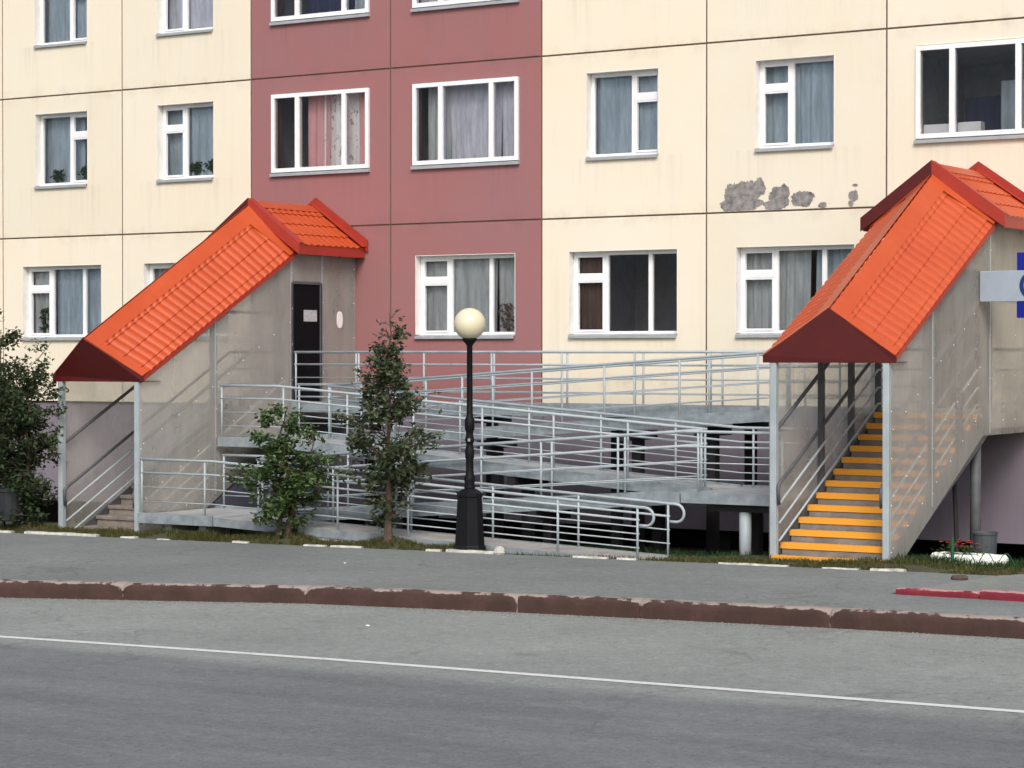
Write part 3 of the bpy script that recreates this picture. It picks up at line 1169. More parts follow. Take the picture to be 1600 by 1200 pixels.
    RF = Vector((xc, rf[0], rf[1])); RB = Vector((xc, rb[0], rb[1]))
    EFr = Vector((XR_, ef[0] - 0.02, ef[1])); EBr = Vector((XR_, eb[0], eb[1]))
    EFl = Vector((XL_, ef[0] - 0.02, ef[1])); EBl = Vector((XL_, eb[0], eb[1]))
    def bil(A, B, C, D, u, v):
        return A.lerp(B, u).lerp(D.lerp(C, u), v)
    roofs = []
    for side, (EF_, EB_) in ((1, (EFr, EBr)), (-1, (EFl, EBl))):
        nrm = (RB - RF).cross(EF_ - RF)
        if nrm.z < 0:
            nrm = -nrm
        ms_ = tile_sheet(RF, RB, (EF_ - RF), nrm, EB_ - RB)
        o = part('roof', ms_, ROOF, T, True)
        # plain flashings: ridge cap, verge strip by the landing, strip at the foot
        e = 0.24 if True else 0
        up = nrm.normalized() * 0.034
        A = RF + up; B = RB + up
        C = RB.lerp(EB_, e) + up; Dd = RF.lerp(EF_, e) + up
        part('ridge_cap', slab_quad([A, B, C, Dd], nrm, 0.006), ROOF, o)
        A2 = RB.lerp(RF, 0.075) .lerp(EB_.lerp(EF_, 0.075), e + 0.002) + up
        B2 = RB.lerp(EB_, e + 0.002) + up
        C2 = EB_ + up * 1.2
        D2 = EB_.lerp(EF_, 0.045) + up * 1.2
        part('abutment_flashing', slab_quad([A2, B2, C2, D2], nrm, 0.006), ROOF, o)
        fo = 0.03
        A3 = RF.lerp(EF_, e + 0.002) + up; B3 = RF.lerp(RB, fo).lerp(EF_.lerp(EB_, fo), e + 0.002) + up
        C3 = EF_.lerp(EB_, fo) + up; D3 = EF_ + up
        part('verge_strip', slab_quad([A3, B3, C3, D3], nrm, 0.006), ROOF, o)
        # slim eave trim
        dn = Vector((0, 0, -0.07))
        sx = side * 0.012
        part('eave_trim', MB().prism([EF_ + Vector((sx, 0, 0.0)), EB_ + Vector((sx, 0, 0.0)), EB_ + dn + Vector((sx, 0, 0)), EF_ + dn + Vector((sx, 0, 0))], (-sx * 0.8, 0, 0)), FASCIA, o)
    # closed gable at the foot, leaning with the ridge
    gf = [EFl + Vector((-0.02, 0, -0.07)), EFr + Vector((0.02, 0, -0.07)), EFr + Vector((0.02, -0.01, 0.03)), RF + Vector((0, -0.02, 0.055)), EFl + Vector((-0.02, -0.01, 0.03))]
    part('gable', MB().prism(gf, (0, 0.03, 0)), GABLE, T)
    m_ = MB()
    m_.prism([EFl + Vector((0.02, 0.03, -0.066)), EFr + Vector((-0.02, 0.03, -0.066)), EFr + Vector((-0.02, 0.5, -0.066)), EFl + Vector((0.02, 0.5, -0.066))], (0, 0, 0.01))
    part('soffit', m_, GABLE, T)
    # landing roof
    ez, rz = land_eave, land_ridge
    yo = eb[0] - 0.12
    hx = (xr - xl) / 2 + 0.22
    for side in (1, -1):
        A = Vector((xc, yo, rz)); B = Vector((xc, -0.03, rz))
        drop = Vector((side * hx, 0, ez + 0.13 - rz))
        nrm = Vector((side * (rz - ez - 0.13), 0, hx))
        o = part('roof', tile_sheet(A, B, drop, nrm), ROOF, T, True)
        up = nrm.normalized() * 0.034
        part('ridge_cap', slab_quad([A + up, B + up, B + drop * 0.16 + up, A + drop * 0.16 + up], nrm, 0.006), ROOF, o)
        E1 = A + drop; E2 = B + drop
        # fascia at the eave
        part('fascia', MB().prism([E1 + Vector((0, 0, 0.005)), E2 + Vector((0, 0, 0.005)), E2 + Vector((0, 0, -0.15)), E1 + Vector((0, 0, -0.15))], (-side * 0.015, 0, 0)), FASCIA, o)
        # barge board on the stair side, upright band
        bb = [A + Vector((0, -0.03, 0.075)), E1 + Vector((side * 0.03, -0.03, 0.05)), E1 + Vector((side * 0.03, -0.03, -0.152)), A + Vector((0, -0.03, -0.17))]
        part('barge_board', MB().prism(bb, (0, 0.025, 0)), GABLE if side == -1 else FASCIA, o)
        bs = [A + Vector((0, -0.004, 0.062)), E1 + Vector((side * 0.028, -0.004, 0.048)), E1 + Vector((side * 0.028, 0.13, 0.048)), A + Vector((0, 0.13, 0.062))]
        part('barge_cap', MB().prism(bs, (0, 0, 0.006)), FASCIA, o)
        # flashing against the facade
        fl = [B + Vector((0, -0.02, 0.19)), E2 + Vector((side * 0.07, -0.02, 0.17)), E2 + Vector((side * 0.07, -0.02, -0.04)), B + Vector((0, -0.02, -0.02))]
        part('wall_flashing', MB().prism(fl, (0, 0.025, 0)), FASCIA, o)
        fl = [B + Vector((0, -0.15, 0.055)), E2 + Vector((side * 0.05, -0.15, 0.045)), E2 + Vector((side * 0.05, -0.021, 0.055)), B + Vector((0, -0.021, 0.065))]
        part('wall_apron', MB().prism(fl, (0, 0, 0.006)), FASCIA, o)
    # inner gable web above the stair roof, closing the landing
    m_ = MB().prism([(xl, eb[0] - 0.01, ez), (xr, eb[0] - 0.01, ez), (xc, eb[0] - 0.01, rz - 0.06)], (0, 0.012, 0))
    part('gable', m_, GABLE, T)
    # ceiling of the landing so that the space below the roof is closed
    if door:
        y0, y1, zb, zt = door
        dm = part('door', MB().cbox(xr - 0.05, xr - 0.006, y0 + 0.05, y1 - 0.05, zb + 0.01, zt - 0.03, 0.004), DOORBLK, T)
        part('door_frame', MB().box(xr - 0.06, xr + 0.012, y0 - 0.005, y0 + 0.048, zb, zt).box(xr - 0.06, xr + 0.012, y1 - 0.048, y1 + 0.005, zb, zt).box(xr - 0.06, xr + 0.012, y0 + 0.048, y1 - 0.048, zt - 0.028, zt + 0.02), POSTDARK, T)
        n_ = part('notice', MB().box(xr - 0.0055, xr - 0.001, -1.55, -1.17, 3.42, 3.62), PAPER, dm)
        m_ = MB()
        for k in range(7):
            m_.box(xr - 0.0009, xr - 0.0005, -1.51, -1.21 - 0.08 * (k % 3), 3.445 + k * 0.023, 3.452 + k * 0.023)
        pts = []
        for k in range(24):
            a = 2 * math.pi * k / 24
            pts.append((xr + 0.0065, -0.51 + 0.085 * math.cos(a) * abs(math.cos(a)) ** -0.3 if abs(math.cos(a)) > 1e-3 else -0.51, 3.46 + 0.15 * math.sin(a)))
        part('plaque', MB().prism(pts, (0.012, 0, 0)), PLAQUE, T)
    return T


staircase('covered staircase with orange tile roof, plain concrete steps and a black side door', 7.02, 8.77, -5.37, 0.0, 14, 0.295, 0.155, 2.0, -1.60,
          (-5.88, 2.47), (-1.87, 4.62), (-6.22, 3.06), (-1.95, 5.46), 4.60, 5.52, False, -0.05,
          [-5.88, -3.99, -1.92, -1.03, -0.02], [-5.88, -3.99, -1.92, -0.02], [-5.85, -3.99, -1.95, -0.12], (-1.92, -1.03, 2.0, 4.10))
TR = staircase('covered staircase with orange tile roof and orange painted step edges beside the blue cross sign', 19.73, 21.48, -5.66, 0.12, 13, 0.29, 0.155, 1.98, -2.12,
          (-5.57, 2.80), (-1.81, 4.78), (-5.57, 3.41), (-1.80, 5.53), 4.70, 5.62, True, 0.09,
          [-5.57, -4.11, -1.90, -0.02], [-5.57, -4.0, -1.98], [-5.54, -4.0, -2.96, -1.98, -0.12])
part('support_post', MB().lathe(21.33, -2.05, [(0.078, -0.6), (0.078, 1.66)], 14), POSTDARK, TR, True)
part('support_post', MB().lathe(19.9, -2.05, [(0.078, -0.6), (0.078, 1.66)], 14), POSTDARK, TR, True)


# ------------------------------------------------------------------ walkway and wheelchair ramp
def railing(T, pts, h=0.88, spacing=1.37, first=0.03, ends=None, thick=0.022, levels=(0.76, 0.5, 0.24)):
    """pts: deck points (x,y,z). top handrail is the part, posts and lower rails are its sub-parts"""
    P = [Vector(p) for p in pts]
    up = Vector((0, 0, 1))
    H = list(h) if isinstance(h, (list, tuple)) else [h] * len(P)
    h = H[-1]
    top = [p + up * q for p, q in zip(P, H)]
    if ends:
        d = (P[-1] - P[-2]).normalized()
        r_ = 0.17 * h
        c0 = P[-1] + up * (h - r_)
        loop = [P[-1] + up * h + d * 0.10]
        for k in range(1, 9):
            a = math.pi / 2 - math.pi * k / 8
            loop.append(c0 + d * (0.10 + math.cos(a) * r_) + up * (math.sin(a) * r_))
        loop.append(P[-1] + up * (h - 2 * r_))
        top = top + loop
    rl = part('railing', MB().tube(top, thick, 8), STEEL, T, True)
    for q, l in enumerate(levels):
        part('rail', MB().tube([p + up * (q_ * l) for p, q_ in zip(P, H)], 0.018 if q == 0 else 0.0105, 6), STEEL, rl, True)
    # posts
    seg = []
    tot = 0
    for a, b, ha, hb in zip(P, P[1:], H, H[1:]):
        L = (b - a).length
        seg.append((tot, L, a, b, ha, hb))
        tot += L
    n = max(1, round((tot - 2 * first) / spacing))
    for k in range(n + 1):
        s = first + (tot - 2 * first) * k / n
        for (s0, L, a, b, ha, hb) in seg:
            if s <= s0 + L + 1e-6:
                p = a + (b - a) * ((s - s0) / L)
                hp = lerp(ha, hb, (s - s0) / L)
                break
        part('post', MB().tube([p - up * 0.05, p + up * (hp - 0.012)], 0.018, 7), STEEL, rl, True)
        
    return rl


def deck(T, pts, y0, y1, th=0.15, name='deck', mat=None, lip=0.03):
    """pts: list of (x,z) along the flight; slab with a steel channel on each long edge"""
    m = MB()
    for (xa, za), (xb, zb) in zip(pts, pts[1:]):
        m.hexa([(xa, y0 + 0.03, za - 0.06), (xb, y0 + 0.03, zb - 0.06), (xb, y1 - 0.03, zb - 0.06), (xa, y1 - 0.03, za - 0.06),
                (xa, y0 + 0.03, za), (xb, y0 + 0.03, zb), (xb, y1 - 0.03, zb), (xa, y1 - 0.03, za)])
    d = part(name, m, mat or DECK, T)
    for ya, yb in ((y0, y0 + 0.028), (y1 - 0.028, y1)):
        m = MB()
        for (xa, za), (xb, zb) in zip(pts, pts[1:]):
            m.hexa([(xa, ya, za - th), (xb, ya, zb - th), (xb, yb, zb - th), (xa, yb, za - th),
                    (xa, ya, za + lip), (xb, ya, zb + lip), (xb, yb, zb + lip), (xa, yb, za + lip)])
        part('edge_channel', m, CHANNEL, d)
    return d


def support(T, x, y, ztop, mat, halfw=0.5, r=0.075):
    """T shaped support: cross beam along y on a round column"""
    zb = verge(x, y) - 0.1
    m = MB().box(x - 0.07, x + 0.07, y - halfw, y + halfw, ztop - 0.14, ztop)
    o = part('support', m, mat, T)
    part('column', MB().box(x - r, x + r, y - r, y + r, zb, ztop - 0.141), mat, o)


GAL = thing('walkway', 'level steel walkway with pipe railings along the facade between the two staircases', 'walkway', (14.2, -1.0, -0.4))
deck(GAL, [(8.80, 2.0), (19.70, 2.0)], -1.95, -0.92, 0.16)
railing(GAL, [(8.83, -1.90, 2.0), (19.68, -1.90, 2.0)], 0.88)
railing(GAL, [(9.45, -0.97, 2.0), (19.60, -0.97, 2.0)], 0.88)
for x in (10.2, 12.6, 15.0, 17.4):
    support(GAL, x, -1.4, 1.84, SHADE_DARKSTEEL, 0.5)  # shade under the walkway is put into the support colour

RAMP = thing('wheelchair_ramp', 'pale grey four-flight zigzag wheelchair ramp with pipe railings between the staircases', 'ramp', (14.0, -4.0, -0.1))
XLp, XRp = 8.83, 19.68
# flight one: from the walkway down to the left platform
Z_L1, Z_R1, Z_L2 = 1.44, 0.87, 0.29
deck(RAMP, [(10.32, Z_L1), (18.35, 1.99), (19.66, 1.99)], -2.98, -1.98, 0.15, 'ramp_flight')
deck(RAMP, [(XLp, Z_L1), (10.30, Z_L1)], -4.0, -1.98, 0.13, 'platform')
deck(RAMP, [(10.33, Z_L1), (18.05, Z_R1)], -4.0, -3.02, 0.15, 'ramp_flight')
deck(RAMP, [(18.07, Z_R1), (XRp, Z_R1)], -5.0, -3.02, 0.13, 'platform')
deck(RAMP, [(10.38, Z_L2), (18.05, Z_R1 - 0.004)], -5.0, -4.03, 0.15, 'ramp_flight')
deck(RAMP, [(XLp, Z_L2), (10.36, Z_L2)], -6.0, -4.03, 0.13, 'platform')
railing(RAMP, [(9.0, -2.03, Z_L1), (10.3, -2.03, Z_L1), (18.35, -2.03, 1.99)])
railing(RAMP, [(10.35, -2.94, Z_L1 + 0.003), (18.35, -2.94, 1.99), (19.62, -2.94, 1.99)])
railing(RAMP, [(10.42, -3.07, Z_L1), (18.05, -3.07, Z_R1), (19.6, -3.07, Z_R1)])
railing(RAMP, [(8.86, -3.96, Z_L1), (10.05, -3.96, Z_L1), (17.95, -3.96, Z_R1)])
railing(RAMP, [(9.0, -4.08, Z_L2), (10.36, -4.08, Z_L2), (17.95, -4.08, Z_R1 - .004)])
railing(RAMP, [(10.5, -4.96, Z_L2 + 0.006), (18.10, -4.96, Z_R1), (19.66, -4.96, Z_R1)])
# last flight: runs out on the ground, carried by a low poured slab for most of its length
zs0, zs1 = Z_L2 - 0.005, -0.02
zl = lambda x: lerp(zs0, zs1, (x - 10.38) / (17.95 - 10.38))
deck(RAMP, [(10.38, zs0), (17.95, zs1)], -6.0, -5.03, 0.12, 'ramp_flight', CONC, 0.012)
m = MB()
m.hexa([(12.0, -5.985, -0.25), (17.93, -5.985, -0.3), (17.93, -5.05, -0.3), (12.0, -5.05, -0.25), (12.0, -5.985, zl(12) - 0.075), (17.93, -5.985, zs1 - 0.075), (17.93, -5.05, zs1 - 0.075), (12.0, -5.05, zl(12) - 0.075)])
part('footing_slab', m, CONC, RAMP)
railing(RAMP, [(8.86, -5.955, Z_L2), (10.35, -5.955, Z_L2), (17.93, -5.955, zs1)], (0.88, 0.88, 0.745), ends=True)
railing(RAMP, [(10.5, -5.06, zs0), (17.93, -5.06, zs1)], (0.88, 0.745), ends=True)
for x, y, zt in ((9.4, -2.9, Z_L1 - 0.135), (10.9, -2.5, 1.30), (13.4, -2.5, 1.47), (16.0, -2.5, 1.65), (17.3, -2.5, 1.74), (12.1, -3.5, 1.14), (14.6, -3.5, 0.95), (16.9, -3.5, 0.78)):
    support(RAMP, x, y, zt - 0.0, SHADE_DARKSTEEL)  # inner supports coloured near-black for the shade they stand in
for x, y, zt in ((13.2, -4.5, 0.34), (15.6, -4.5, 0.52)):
    support(RAMP, x, y, zt, SHADE_DARKSTEEL)
support(RAMP, 18.62, -3.7, Z_R1 - 0.135, SHADE_DARKSTEEL, 0.6)
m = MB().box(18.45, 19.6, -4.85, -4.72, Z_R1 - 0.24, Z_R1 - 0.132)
o = part('support', m, SHADE_DARKSTEEL, RAMP)
part('column', MB().lathe(18.98, -4.785, [(0.085, -0.2), (0.085, Z_R1 - 0.241)], 14), STEEL, o, True)
for x in (9.3, 10.0):
    support(RAMP, x, -5.5, Z_L2 - 0.135, STEEL, 0.3, 0.03)

# ------------------------------------------------------------------ street lamp
LX, LY = 15.33, -6.27
lz = verge(LX, LY) - 0.03
LAMP = thing('street_lamp', 'black cast-iron street lamp with a cream globe in front of the ramp', 'street lamp', (LX, LY, lz))
m = MB()
m.lathe(LX, LY, [(0.235, lz), (0.235, lz + 0.07), (0.215, lz + 0.10), (0.178, lz + 0.78), (0.19, lz + 0.80), (0.19, lz + 0.84), (0.11, lz + 0.90)], 8, rot=math.pi / 8)
part('pedestal', m, LAMPBLK, LAMP)
m = MB()
prof = [(0.10, .88), (0.105, .93), (0.085, .97), (0.105, 1.02), (0.105, 1.06), (0.075, 1.10), (0.062, 1.18), (0.06, 1.32), (0.082, 1.36), (0.088, 1.44), (0.07, 1.48), (0.055, 1.52), (0.055, 1.56), (0.075, 1.58), (0.075, 1.63), (0.058, 1.67),
        (0.06, 1.73), (0.09, 1.75), (0.09, 1.90), (0.055, 1.93), (0.050, 2.0), (0.045, 2.95), (0.06, 2.97), (0.075, 2.99), (0.11, 3.02), (0.12, 3.05), (0.115, 3.06)]
m.lathe(LX, LY, [((0.048 + (r - 0.048) * 0.55) if z < 1.95 else r * 0.9, lz + z) for r, z in prof], 16)
part('pole', m, LAMPBLK, LAMP, True)
part('clamp_band', MB().lathe(LX, LY, [(0.064, lz + 1.585), (0.067, lz + 1.60), (0.067, lz + 1.61), (0.064, lz + 1.625)], 12), LAMPBLK, LAMP)
part('glint_plate', MB().box(LX + 0.02, LX + 0.055, LY - 0.080, LY - 0.070, lz + 1.585, lz + 1.625), SILL, LAMP)  # small pale plate added as the glint on the pole
m = MB()
gc, gr = lz + 3.265, 0.228
m.lathe(LX, LY, [(gr * math.sin(R(a)), gc - gr * math.cos(R(a))) for a in range(20, 180, 8)] + [(0.004, gc + gr)], 32)
part('globe', m, GLOBE, LAMP, True)

# ------------------------------------------------------------------ cross sign at the right landing
SG = thing('cross_sign', 'projecting pale grey and blue cross sign beside the right staircase wall', 'sign', (22.2, -2.3, 3.3))
sx0, sy = 21.50, -2.30
part('grey_arm', MB().cbox(sx0, sx0 + 1.55, sy - 0.06, sy + 0.06, 3.60, 4.035, 0.008), SIGNGREY, SG)
part('blue_arm', MB().cbox(sx0 + 0.55, sx0 + 1.0, sy - 0.055, sy + 0.055, 4.036, 4.29, 0.008), SIGNBLUE, SG)
part('blue_arm', MB().cbox(sx0 + 0.55, sx0 + 1.0, sy - 0.055, sy + 0.055, 3.36, 3.599, 0.008), SIGNBLUE, SG)
m = MB()
cxs, czs, ro, wi = sx0 + 0.785, 3.82, 0.20, 0.062
pts = []
for k in range(29):
    a = R(45 + 270 * k / 28)
    pts.append(Vector((cxs + ro * 0.95 * math.cos(a), sy - 0.0605, czs + ro * math.sin(a))))
for k in range(28):
    a, b = pts[k], pts[k + 1]
    c = Vector((cxs, sy - 0.0605, czs))
    ai, bi = c + (a - c) * (1 - wi / ro), c + (b - c) * (1 - wi / ro)
    m.prism([a, b, bi, ai], (0, -0.006, 0))
part('lettering', m, SIGNINK, SG)
part('bracket', MB().tube([(21.485, sy, 3.82), (sx0 + 0.004, sy, 3.82)], 0.03, 8), POSTDARK, SG)

# ------------------------------------------------------------------ bins, planter, fence, red kerb, path
def bin_(name, label, cx, cy, r, h, mat):
    z = verge(cx, cy)
    T = thing(name, label, 'bin', (cx, cy, z))
    part('bucket', MB().lathe(cx, cy, [(r * 0.82, z - 0.02), (r * 0.85, z + 0.02), (r, z + h * 0.93), (r * 1.06, z + h * 0.94), (r * 1.06, z + h), (r * 0.96, z + h), (r * 0.92, z + h * 0.9)], 18), mat, T, False)
    part('foot_ring', MB().lathe(cx, cy, [(r * 0.9, z - 0.03), (r * 0.9, z + 0.018)], 18), POSTDARK, T)
    return T


bin_('litter_bin', 'grey bucket-shaped litter bin under the right staircase landing', 22.28, -4.2, 0.165, 0.50, BINGREY)
T = thing('litter_bin', 'dark metal litter bin below the tree at the left edge', 'bin', (6.35, -6.28, -0.05))
bz = verge(6.35, -6.28)
part('bucket', MB().lathe(6.35, -6.28, [(0.20, bz + 0.12), (0.22, bz + 0.14), (0.26, bz + 0.60), (0.28, bz + 0.61), (0.28, bz + 0.65), (0.24, bz + 0.65), (0.22, bz + 0.5)], 16), BINDARK, T)
part('leg', MB().box(6.17, 6.21, -6.30, -6.26, bz - 0.03, bz + 0.3), BINDARK, T)
part('leg', MB().box(6.49, 6.53, -6.30, -6.26, bz - 0.03, bz + 0.3), BINDARK, T)

T = thing('leaning_pole', 'thin dark pole leaning under the right staircase landing', 'pole', (21.1, -2.4, 0))
part('shaft', MB().tube([(21.22, -2.45, verge(21.2, -2.4) - 0.02), (21.06, -2.25, 1.66)], 0.035, 8), SHADE_DARKSTEEL, T)
part('ferrule', MB().tube([(21.22, -2.45, verge(21.2, -2.4) - 0.03), (21.213, -2.44, verge(21.2, -2.4) + 0.08)], 0.042, 8), POSTDARK, T)

# white oval planter with red flowers
PX, PY = 22.45, -5.25
pz = verge(PX, PY)
T = thing('flower_planter', 'low whitewashed oval planter with red flowers on the grass', 'planter', (PX, PY, pz))
m = MB()
n = 30
prof = [(1.0, -0.03), (1.04, 0.04), (1.03, 0.10), (0.97, 0.135), (0.90, 0.13), (0.86, 0.08)]
for s_, z in prof:
    for k in range(n):
        a = 2 * math.pi * k / n
        ca, sa = math.cos(a), math.sin(a)
        rx, ry = 0.50, 0.22
        wob = 1 + 0.05 * mnoise.noise((ca * 2, sa * 2, 4))
        m.v.append((PX + rx * s_ * wob * math.copysign(abs(ca) ** 0.7, ca), PY + ry * s_ * wob * math.copysign(abs(sa) ** 0.7, sa), pz + z + 0.012 * mnoise.noise((ca * 3, sa * 3, z * 10))))
for j in range(len(prof) - 1):
    for k in range(n):
        q = (k + 1) % n
        m.f.append((j * n + k, j * n + q, (j + 1) * n + q, (j + 1) * n + k))
part('basin', m, PLANTER, T, True)
m = MB()
i0 = len(m.v)
for k in range(n):
    m.v.append(m.v[0] if False else (PX + 0.43 * math.cos(2 * math.pi * k / n), PY + 0.185 * math.sin(2 * math.pi * k / n), pz + 0.09))
m.f.append(tuple(range(n)))
part('soil', m, SOIL, T)
rnd = random.Random(5)
ml, mp = MB(), MB()
for k in range(260):
    x = PX + rnd.gauss(-0.10, 0.16); y = PY + rnd.uniform(-0.14, 0.14)
    z = pz + 0.09 + rnd.uniform(0, 0.15)
    a = rnd.random() * 6.28
    s = rnd.uniform(0.02, 0.045)
    d = Vector((math.cos(a), math.sin(a), rnd.uniform(-0.2, 0.7))) * s
    e = Vector((-math.sin(a), math.cos(a), rnd.uniform(-0.3, 0.3))) * s * 0.5
    c = Vector((x, y, z))
    ml.quad(c - d, c - e, c + d, c + e)
for k in range(22):
    x = PX + rnd.choice((-0.17, -0.12, 0.05)) + rnd.gauss(0, 0.08); y = PY + rnd.uniform(-0.14, 0.10)
    z = pz + rnd.uniform(0.19, 0.30)
    c = Vector((x, y, z))
    for q in range(6):
        a = q * 1.05
        d = Vector((math.cos(a), math.sin(a), 0.5)) * 0.036
        e = Vector((-math.sin(a), math.cos(a), 0)) * 0.018
        mp.quad(c, c + d * 0.6 - e, c + d, c + d * 0.6 + e)
part('foliage', ml, LEAF_MID, T)
part('blossoms', mp, PETAL, T)['kind'] = 'stuff'

FN = thing('wire_fence', 'low green wire fence in front of the white planter', 'fence', (22.6, -5.7, 0.1))
fz = verge(22.6, -5.75)
part('post', MB().tube([(22.42, -5.75, fz - 0.05), (22.42, -5.75, fz + 0.36)], 0.025, 8), GREENPAINT, FN)
for k in range(3):
    cx = 22.62 + 0.26 * k
    pts = [(cx - 0.13 + 0.26 * s / 10, -5.75, fz + 0.19 * math.sin(math.pi * s / 10)) for s in range(11)]
    part('hoop', MB().tube(pts, 0.006, 5), GREENPAINT, FN)

# lighter cross path with a crimson kerb, right edge
m = MB()
pg = lambda x: g(x) + 0.012
ring = [(23.0, -9.15), (32, -9.35), (32, -4.8), (23.9, -5.75), (23.35, -6.55)]
i0 = 0
m.v += [(x, y, pg(x)) for x, y in ring]
m.f.append(tuple(range(len(ring))))
PATH = struct('path', m, PATHM)
kerb_stone(23.08, 24.1, lambda x: -9.22 - 0.06 * (x - 23), lambda x: g(x) - 0.03, lambda x: g(x) + 0.075, 0.12, REDKERB, PATH, 'path_kerb_stone', 0.25)
kerb_stone(24.12, 25.3, lambda x: -9.24 - 0.06 * (x - 23), lambda x: g(x) - 0.03, lambda x: g(x) + 0.10, 0.13, REDKERB, PATH, 'path_kerb_stone', 0.1)
kerb_stone(25.32, 26.5, lambda x: -9.24 - 0.06 * (x - 23), lambda x: g(x) - 0.03, lambda x: g(x) + 0.10, 0.13, REDKERB, PATH, 'path_kerb_stone', 0.1)
m = MB().lathe(23.08, -7.2, [(0.10, g(23) - 0.02), (0.11, g(23) + 0.03), (0.08, g(23) + 0.055), (0.03, g(23) + 0.06)], 9)
tag(part('stone', m, BARK), 'small brown stone lying where the light path meets the sidewalk', 'stone')
for k, (x, y, lb) in enumerate(((18.55, -13.25, 'white scrap of paper lying on the road near the kerb'), (14.9, -12.2 + 3.5, 'tiny white scrap of litter on the sidewalk'))):
    zz = g(x) - (0.2 if y < kerb_y(x) else 0)
    k = 0.5 if k == 0 else 0.35
    m = MB().hexa([(x + k * a_, y + k * b_, zz + k * c_) for a_, b_, c_ in ((-.05, -.03, 0), (.05, -.02, 0), (.04, .03, 0), (-.04, .03, 0), (-.045, -.02, .012), (.045, -.015, .03), (.035, .02, .018), (-.035, .02, .025))])
    tag(part('paper_scrap', m, PLAQUE), lb, 'litter')


# ------------------------------------------------------------------ trees
def tree(name, label, base, height, env, nleaf, leafmat, lean=(0, 0), stems=1, seed=1, leaf=0.05, branches=60, trunk_r=0.035, spread=1.0, holes=0.35):
    rr = random.Random(seed)
    bx, by, bz = base
    T = thing(name, label, 'tree', base)
    tm = MB()
    twigs = []
    for s in range(stems):
        ox, oy = (0, 0) if stems == 1 else (rr.uniform(-.35, .35) * spread, rr.uniform(-.2, .2))
        hh = height * (1 if s == 0 else rr.uniform(0.6, 0.95))
        lx, ly = lean[0] + ox * 1.3, lean[1] + oy
        pts, rad = [], []
        for k in range(11):
            t_ = k / 10
            wob = 0.05 * math.sin(k * 1.7 + seed + s)
            pts.append(Vector((bx + ox * 0.4 + lx * t_ + wob * t_, by + oy * 0.4 + ly * t_ + wob * 0.5 * t_, bz - 0.05 + hh * 0.97 * t_)))
            rad.append(trunk_r * (1 - 0.92 * t_) * (1.5 if k == 0 else 1))
        tm.tube(pts, trunk_r, 7, rad)
        nb = branches // stems
        for b in range(nb):
            f = rr.uniform(0.03, 0.97)
            k = min(9, int(f * 10))
            p0 = pts[k].lerp(pts[k + 1], f * 10 - k)
            er = env(f * hh / height)
            a = rr.random() * 2 * math.pi
            L = er * rr.uniform(0.55, 1.05)
            d = Vector((math.cos(a) * spread, math.sin(a) * 0.8, rr.uniform(0.1, 0.7)))
            d.normalize()
            mid = p0 + d * L * 0.5 + Vector((0, 0, 0.03))
            end = p0 + d * L + Vector((0, 0, rr.uniform(-0.08, 0.12)))
            tm.tube([p0, mid, end], 0.01, 5, [0.012 * (1.2 - f), 0.008, 0.003])
            twigs.append((p0, mid, end, L))
            for q in range(2):
                st = mid.lerp(end, rr.random() * 0.6)
                dd = Vector((rr.gauss(0, 1), rr.gauss(0, 1), rr.gauss(0.3, 0.6))).normalized() * L * 0.45
                tm.tube([st, st + dd], 0.004, 4, [0.005, 0.002])
                twigs.append((st, st + dd * 0.5, st + dd, L * 0.6))
    trunk = part('trunk', tm, BARK, T)
    lm = MB()
    wts = [t_[3] + 0.05 for t_ in twigs]
    picks = rr.choices(range(len(twigs)), wts, k=nleaf)
    for i in picks:
        p0, p1, p2, L = twigs[i]
        t_ = rr.random() ** 0.8
        c = p0.lerp(p1, t_ * 2) if t_ < 0.5 else p1.lerp(p2, t_ * 2 - 1)
        c = c + Vector((rr.gauss(0, .05), rr.gauss(0, .05), rr.gauss(-0.01, .045)))
        if mnoise.noise(c * 3.2 + Vector((seed, 0, 0))) < -holes:
            continue
        s = leaf * rr.uniform(0.6, 1.25)
        a = rr.random() * 6.283
        tilt = rr.uniform(-1.1, 0.5)
        d = Vector((math.cos(a) * math.cos(tilt), math.sin(a) * math.cos(tilt), math.sin(tilt)))
        e = d.cross(Vector((rr.gauss(0, .5), rr.gauss(0, .5), 1))).normalized()
        nn = d.cross(e) * 0.15
        # a leaf folded along its midrib
        A, B, C_, D_ = c, c + d * s * 0.45 + e * s * 0.34 + nn * s, c + d * s, c + d * s * 0.45 - e * s * 0.34 + nn * s
        i0 = len(lm.v)
        lm.v += [tuple(A), tuple(B), tuple(C_), tuple(D_)]
        lm.f += [(i0, i0 + 1, i0 + 2), (i0, i0 + 2, i0 + 3)]
    part('crown', lm, leafmat, T)
    return T


def env_pts(P):
    def f(t_):
        for (a, b), (c, d) in zip(P, P[1:]):
            if t_ <= c:
                return lerp(b, d, (t_ - a) / (c - a))
        return P[-1][1]
    return f


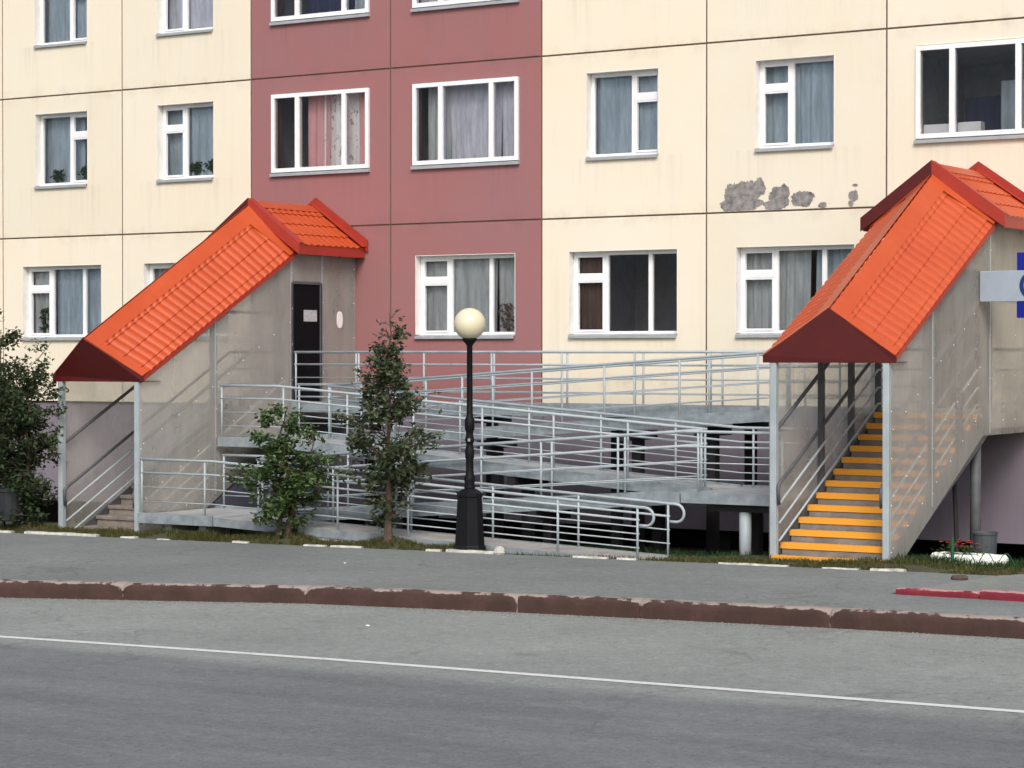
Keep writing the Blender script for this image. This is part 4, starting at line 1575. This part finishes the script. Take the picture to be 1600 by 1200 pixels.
tree('young_tree', 'slender conical young tree with a thin spire beside the street lamp', (13.90, -6.27, verge(13.90, -6.27)), 3.50, env_pts([(0, .42), (.12, .55), (.3, .85), (.5, .9), (.66, .5), (.78, .3), (.9, .2), (1, .06)]), 6800, LEAF_OLIVE, (0.0, 0), 1, 11, 0.09, 110, 0.055, 1.0, 0.12)
tree('shrub', 'low leafy green shrub in front of the ramp, left of the conical young tree', (11.88, -6.25, verge(11.88, -6.25)), 2.05, env_pts([(0, .3), (.15, .6), (.4, .85), (.6, 1.0), (.8, .6), (.92, .4), (1, .2)]), 5600, LEAF_MID, (0.1, 0), 3, 29, 0.095, 50, 0.045, 1.0, 0.12)
tree('poplar_tree', 'tall dark bushy tree at the left edge beside the left staircase', (6.42, -6.02, verge(6.42, -6.02)), 3.8, env_pts([(0, .6), (.15, .8), (.5, .82), (.75, .58), (.9, .36), (1, .1)]), 13000, LEAF_DARK, (0.12, 0), 3, 31, 0.085, 135, 0.045, 1.0, 0.24)
tree('poplar_tree', 'tall dark bushy tree half cut off by the left edge of the picture', (5.35, -5.7, verge(5.35, -5.7)), 3.3, env_pts([(0, .5), (.15, .75), (.5, .78), (.75, .62), (.9, .42), (1, .12)]), 8500, LEAF_DARK, (0.0, 0), 3, 37, 0.085, 90, 0.045, 1.0, 0.24)


# ------------------------------------------------------------------ grass
def grass(name, label, n, xr_, yr_, mat, hmin, hmax, seed, thr=-0.15):
    rr = random.Random(seed)
    m = MB()
    cnt = 0
    while cnt < n:
        x, y = rr.uniform(*xr_), rr.uniform(*yr_)
        dens = mnoise.noise((x * 1.1, y * 2.0, seed)) + 0.5 * mnoise.noise((x * 4, y * 4, seed))
        if dens < thr - rr.random() * 0.25:
            cnt += 0.2
            continue
        cnt += 1
        if -6.03 < y < -5.0 and 10.4 < x < 17.95:
            continue
        if 7.0 < x < 8.8 and y > -5.4 or 19.7 < x < 21.5 and y > -5.7:
            continue
        z = verge(x, y) if y > EDGE_Y + 0.02 else g(x)
        h = rr.uniform(hmin, hmax) * (0.7 + 0.8 * max(0, dens))
        a = rr.random() * 6.283
        w = 0.006
        b = Vector((math.cos(a), math.sin(a), 0))
        bend = Vector((rr.gauss(0, .4), rr.gauss(0, .4), 0)) * h
        p = Vector((x, y, z - 0.01))
        i0 = len(m.v)
        mid = p + Vector((0, 0, h * .6)) + bend * .3
        tip = p + Vector((0, 0, h)) + bend
        m.v += [tuple(p - b * w), tuple(p + b * w), tuple(mid + b * w * .7), tuple(mid - b * w * .7), tuple(tip)]
        m.f += [(i0, i0 + 1, i0 + 2, i0 + 3), (i0 + 3, i0 + 2, i0 + 4)]
    o = part(name, m, mat)
    tag(o, label, 'grass', kind='stuff')


grass('grass', 'short uneven yellow-green grass growing along the sidewalk edge', 34000, (4.5, 23.5), (-6.52, -5.75), GRASSM, 0.03, 0.11, 3)
grass('grass', 'lush dark green grass around the white planter', 14000, (21.6, 25.5), (-5.9, -2.8), GRASSDK, 0.05, 0.16, 4, -0.4)
grass('grass', 'sparse green grass in the shade under the ramp', 9000, (8.9, 19.7), (-5.2, -2.5), GRASSDK, 0.04, 0.13, 5, 0.0)

GRITM = plain('grey_grit', (0.17, 0.165, 0.15), 0.95, 0.3, 40)
rr = random.Random(77)
m = MB()
for k in range(2600):
    x = rr.uniform(10, 27.5)
    y = kerb_y(x) - 0.015 - abs(rr.gauss(0, 0.16))
    if k % 9 == 0:
        y -= rr.uniform(0, 2.5)
    q = rr.uniform(0.005, 0.014)
    z = g(x) - 0.2
    a = rr.random() * 6.28
    p = [Vector((x + q * 1.3 * math.cos(a + t_), y + q * math.sin(a + t_), z)) for t_ in (0, 2.1, 4.2)]
    top = Vector((x, y, z + q * 0.9))
    for c in range(3):
        m.tri(p[c], p[(c + 1) % 3], top)
tag(part('grit', m, GRITM), 'loose grey grit washed along the foot of the kerb', 'grit', kind='stuff')

for o in bpy.data.objects:
    if '_o' in o:
        del o['_o']
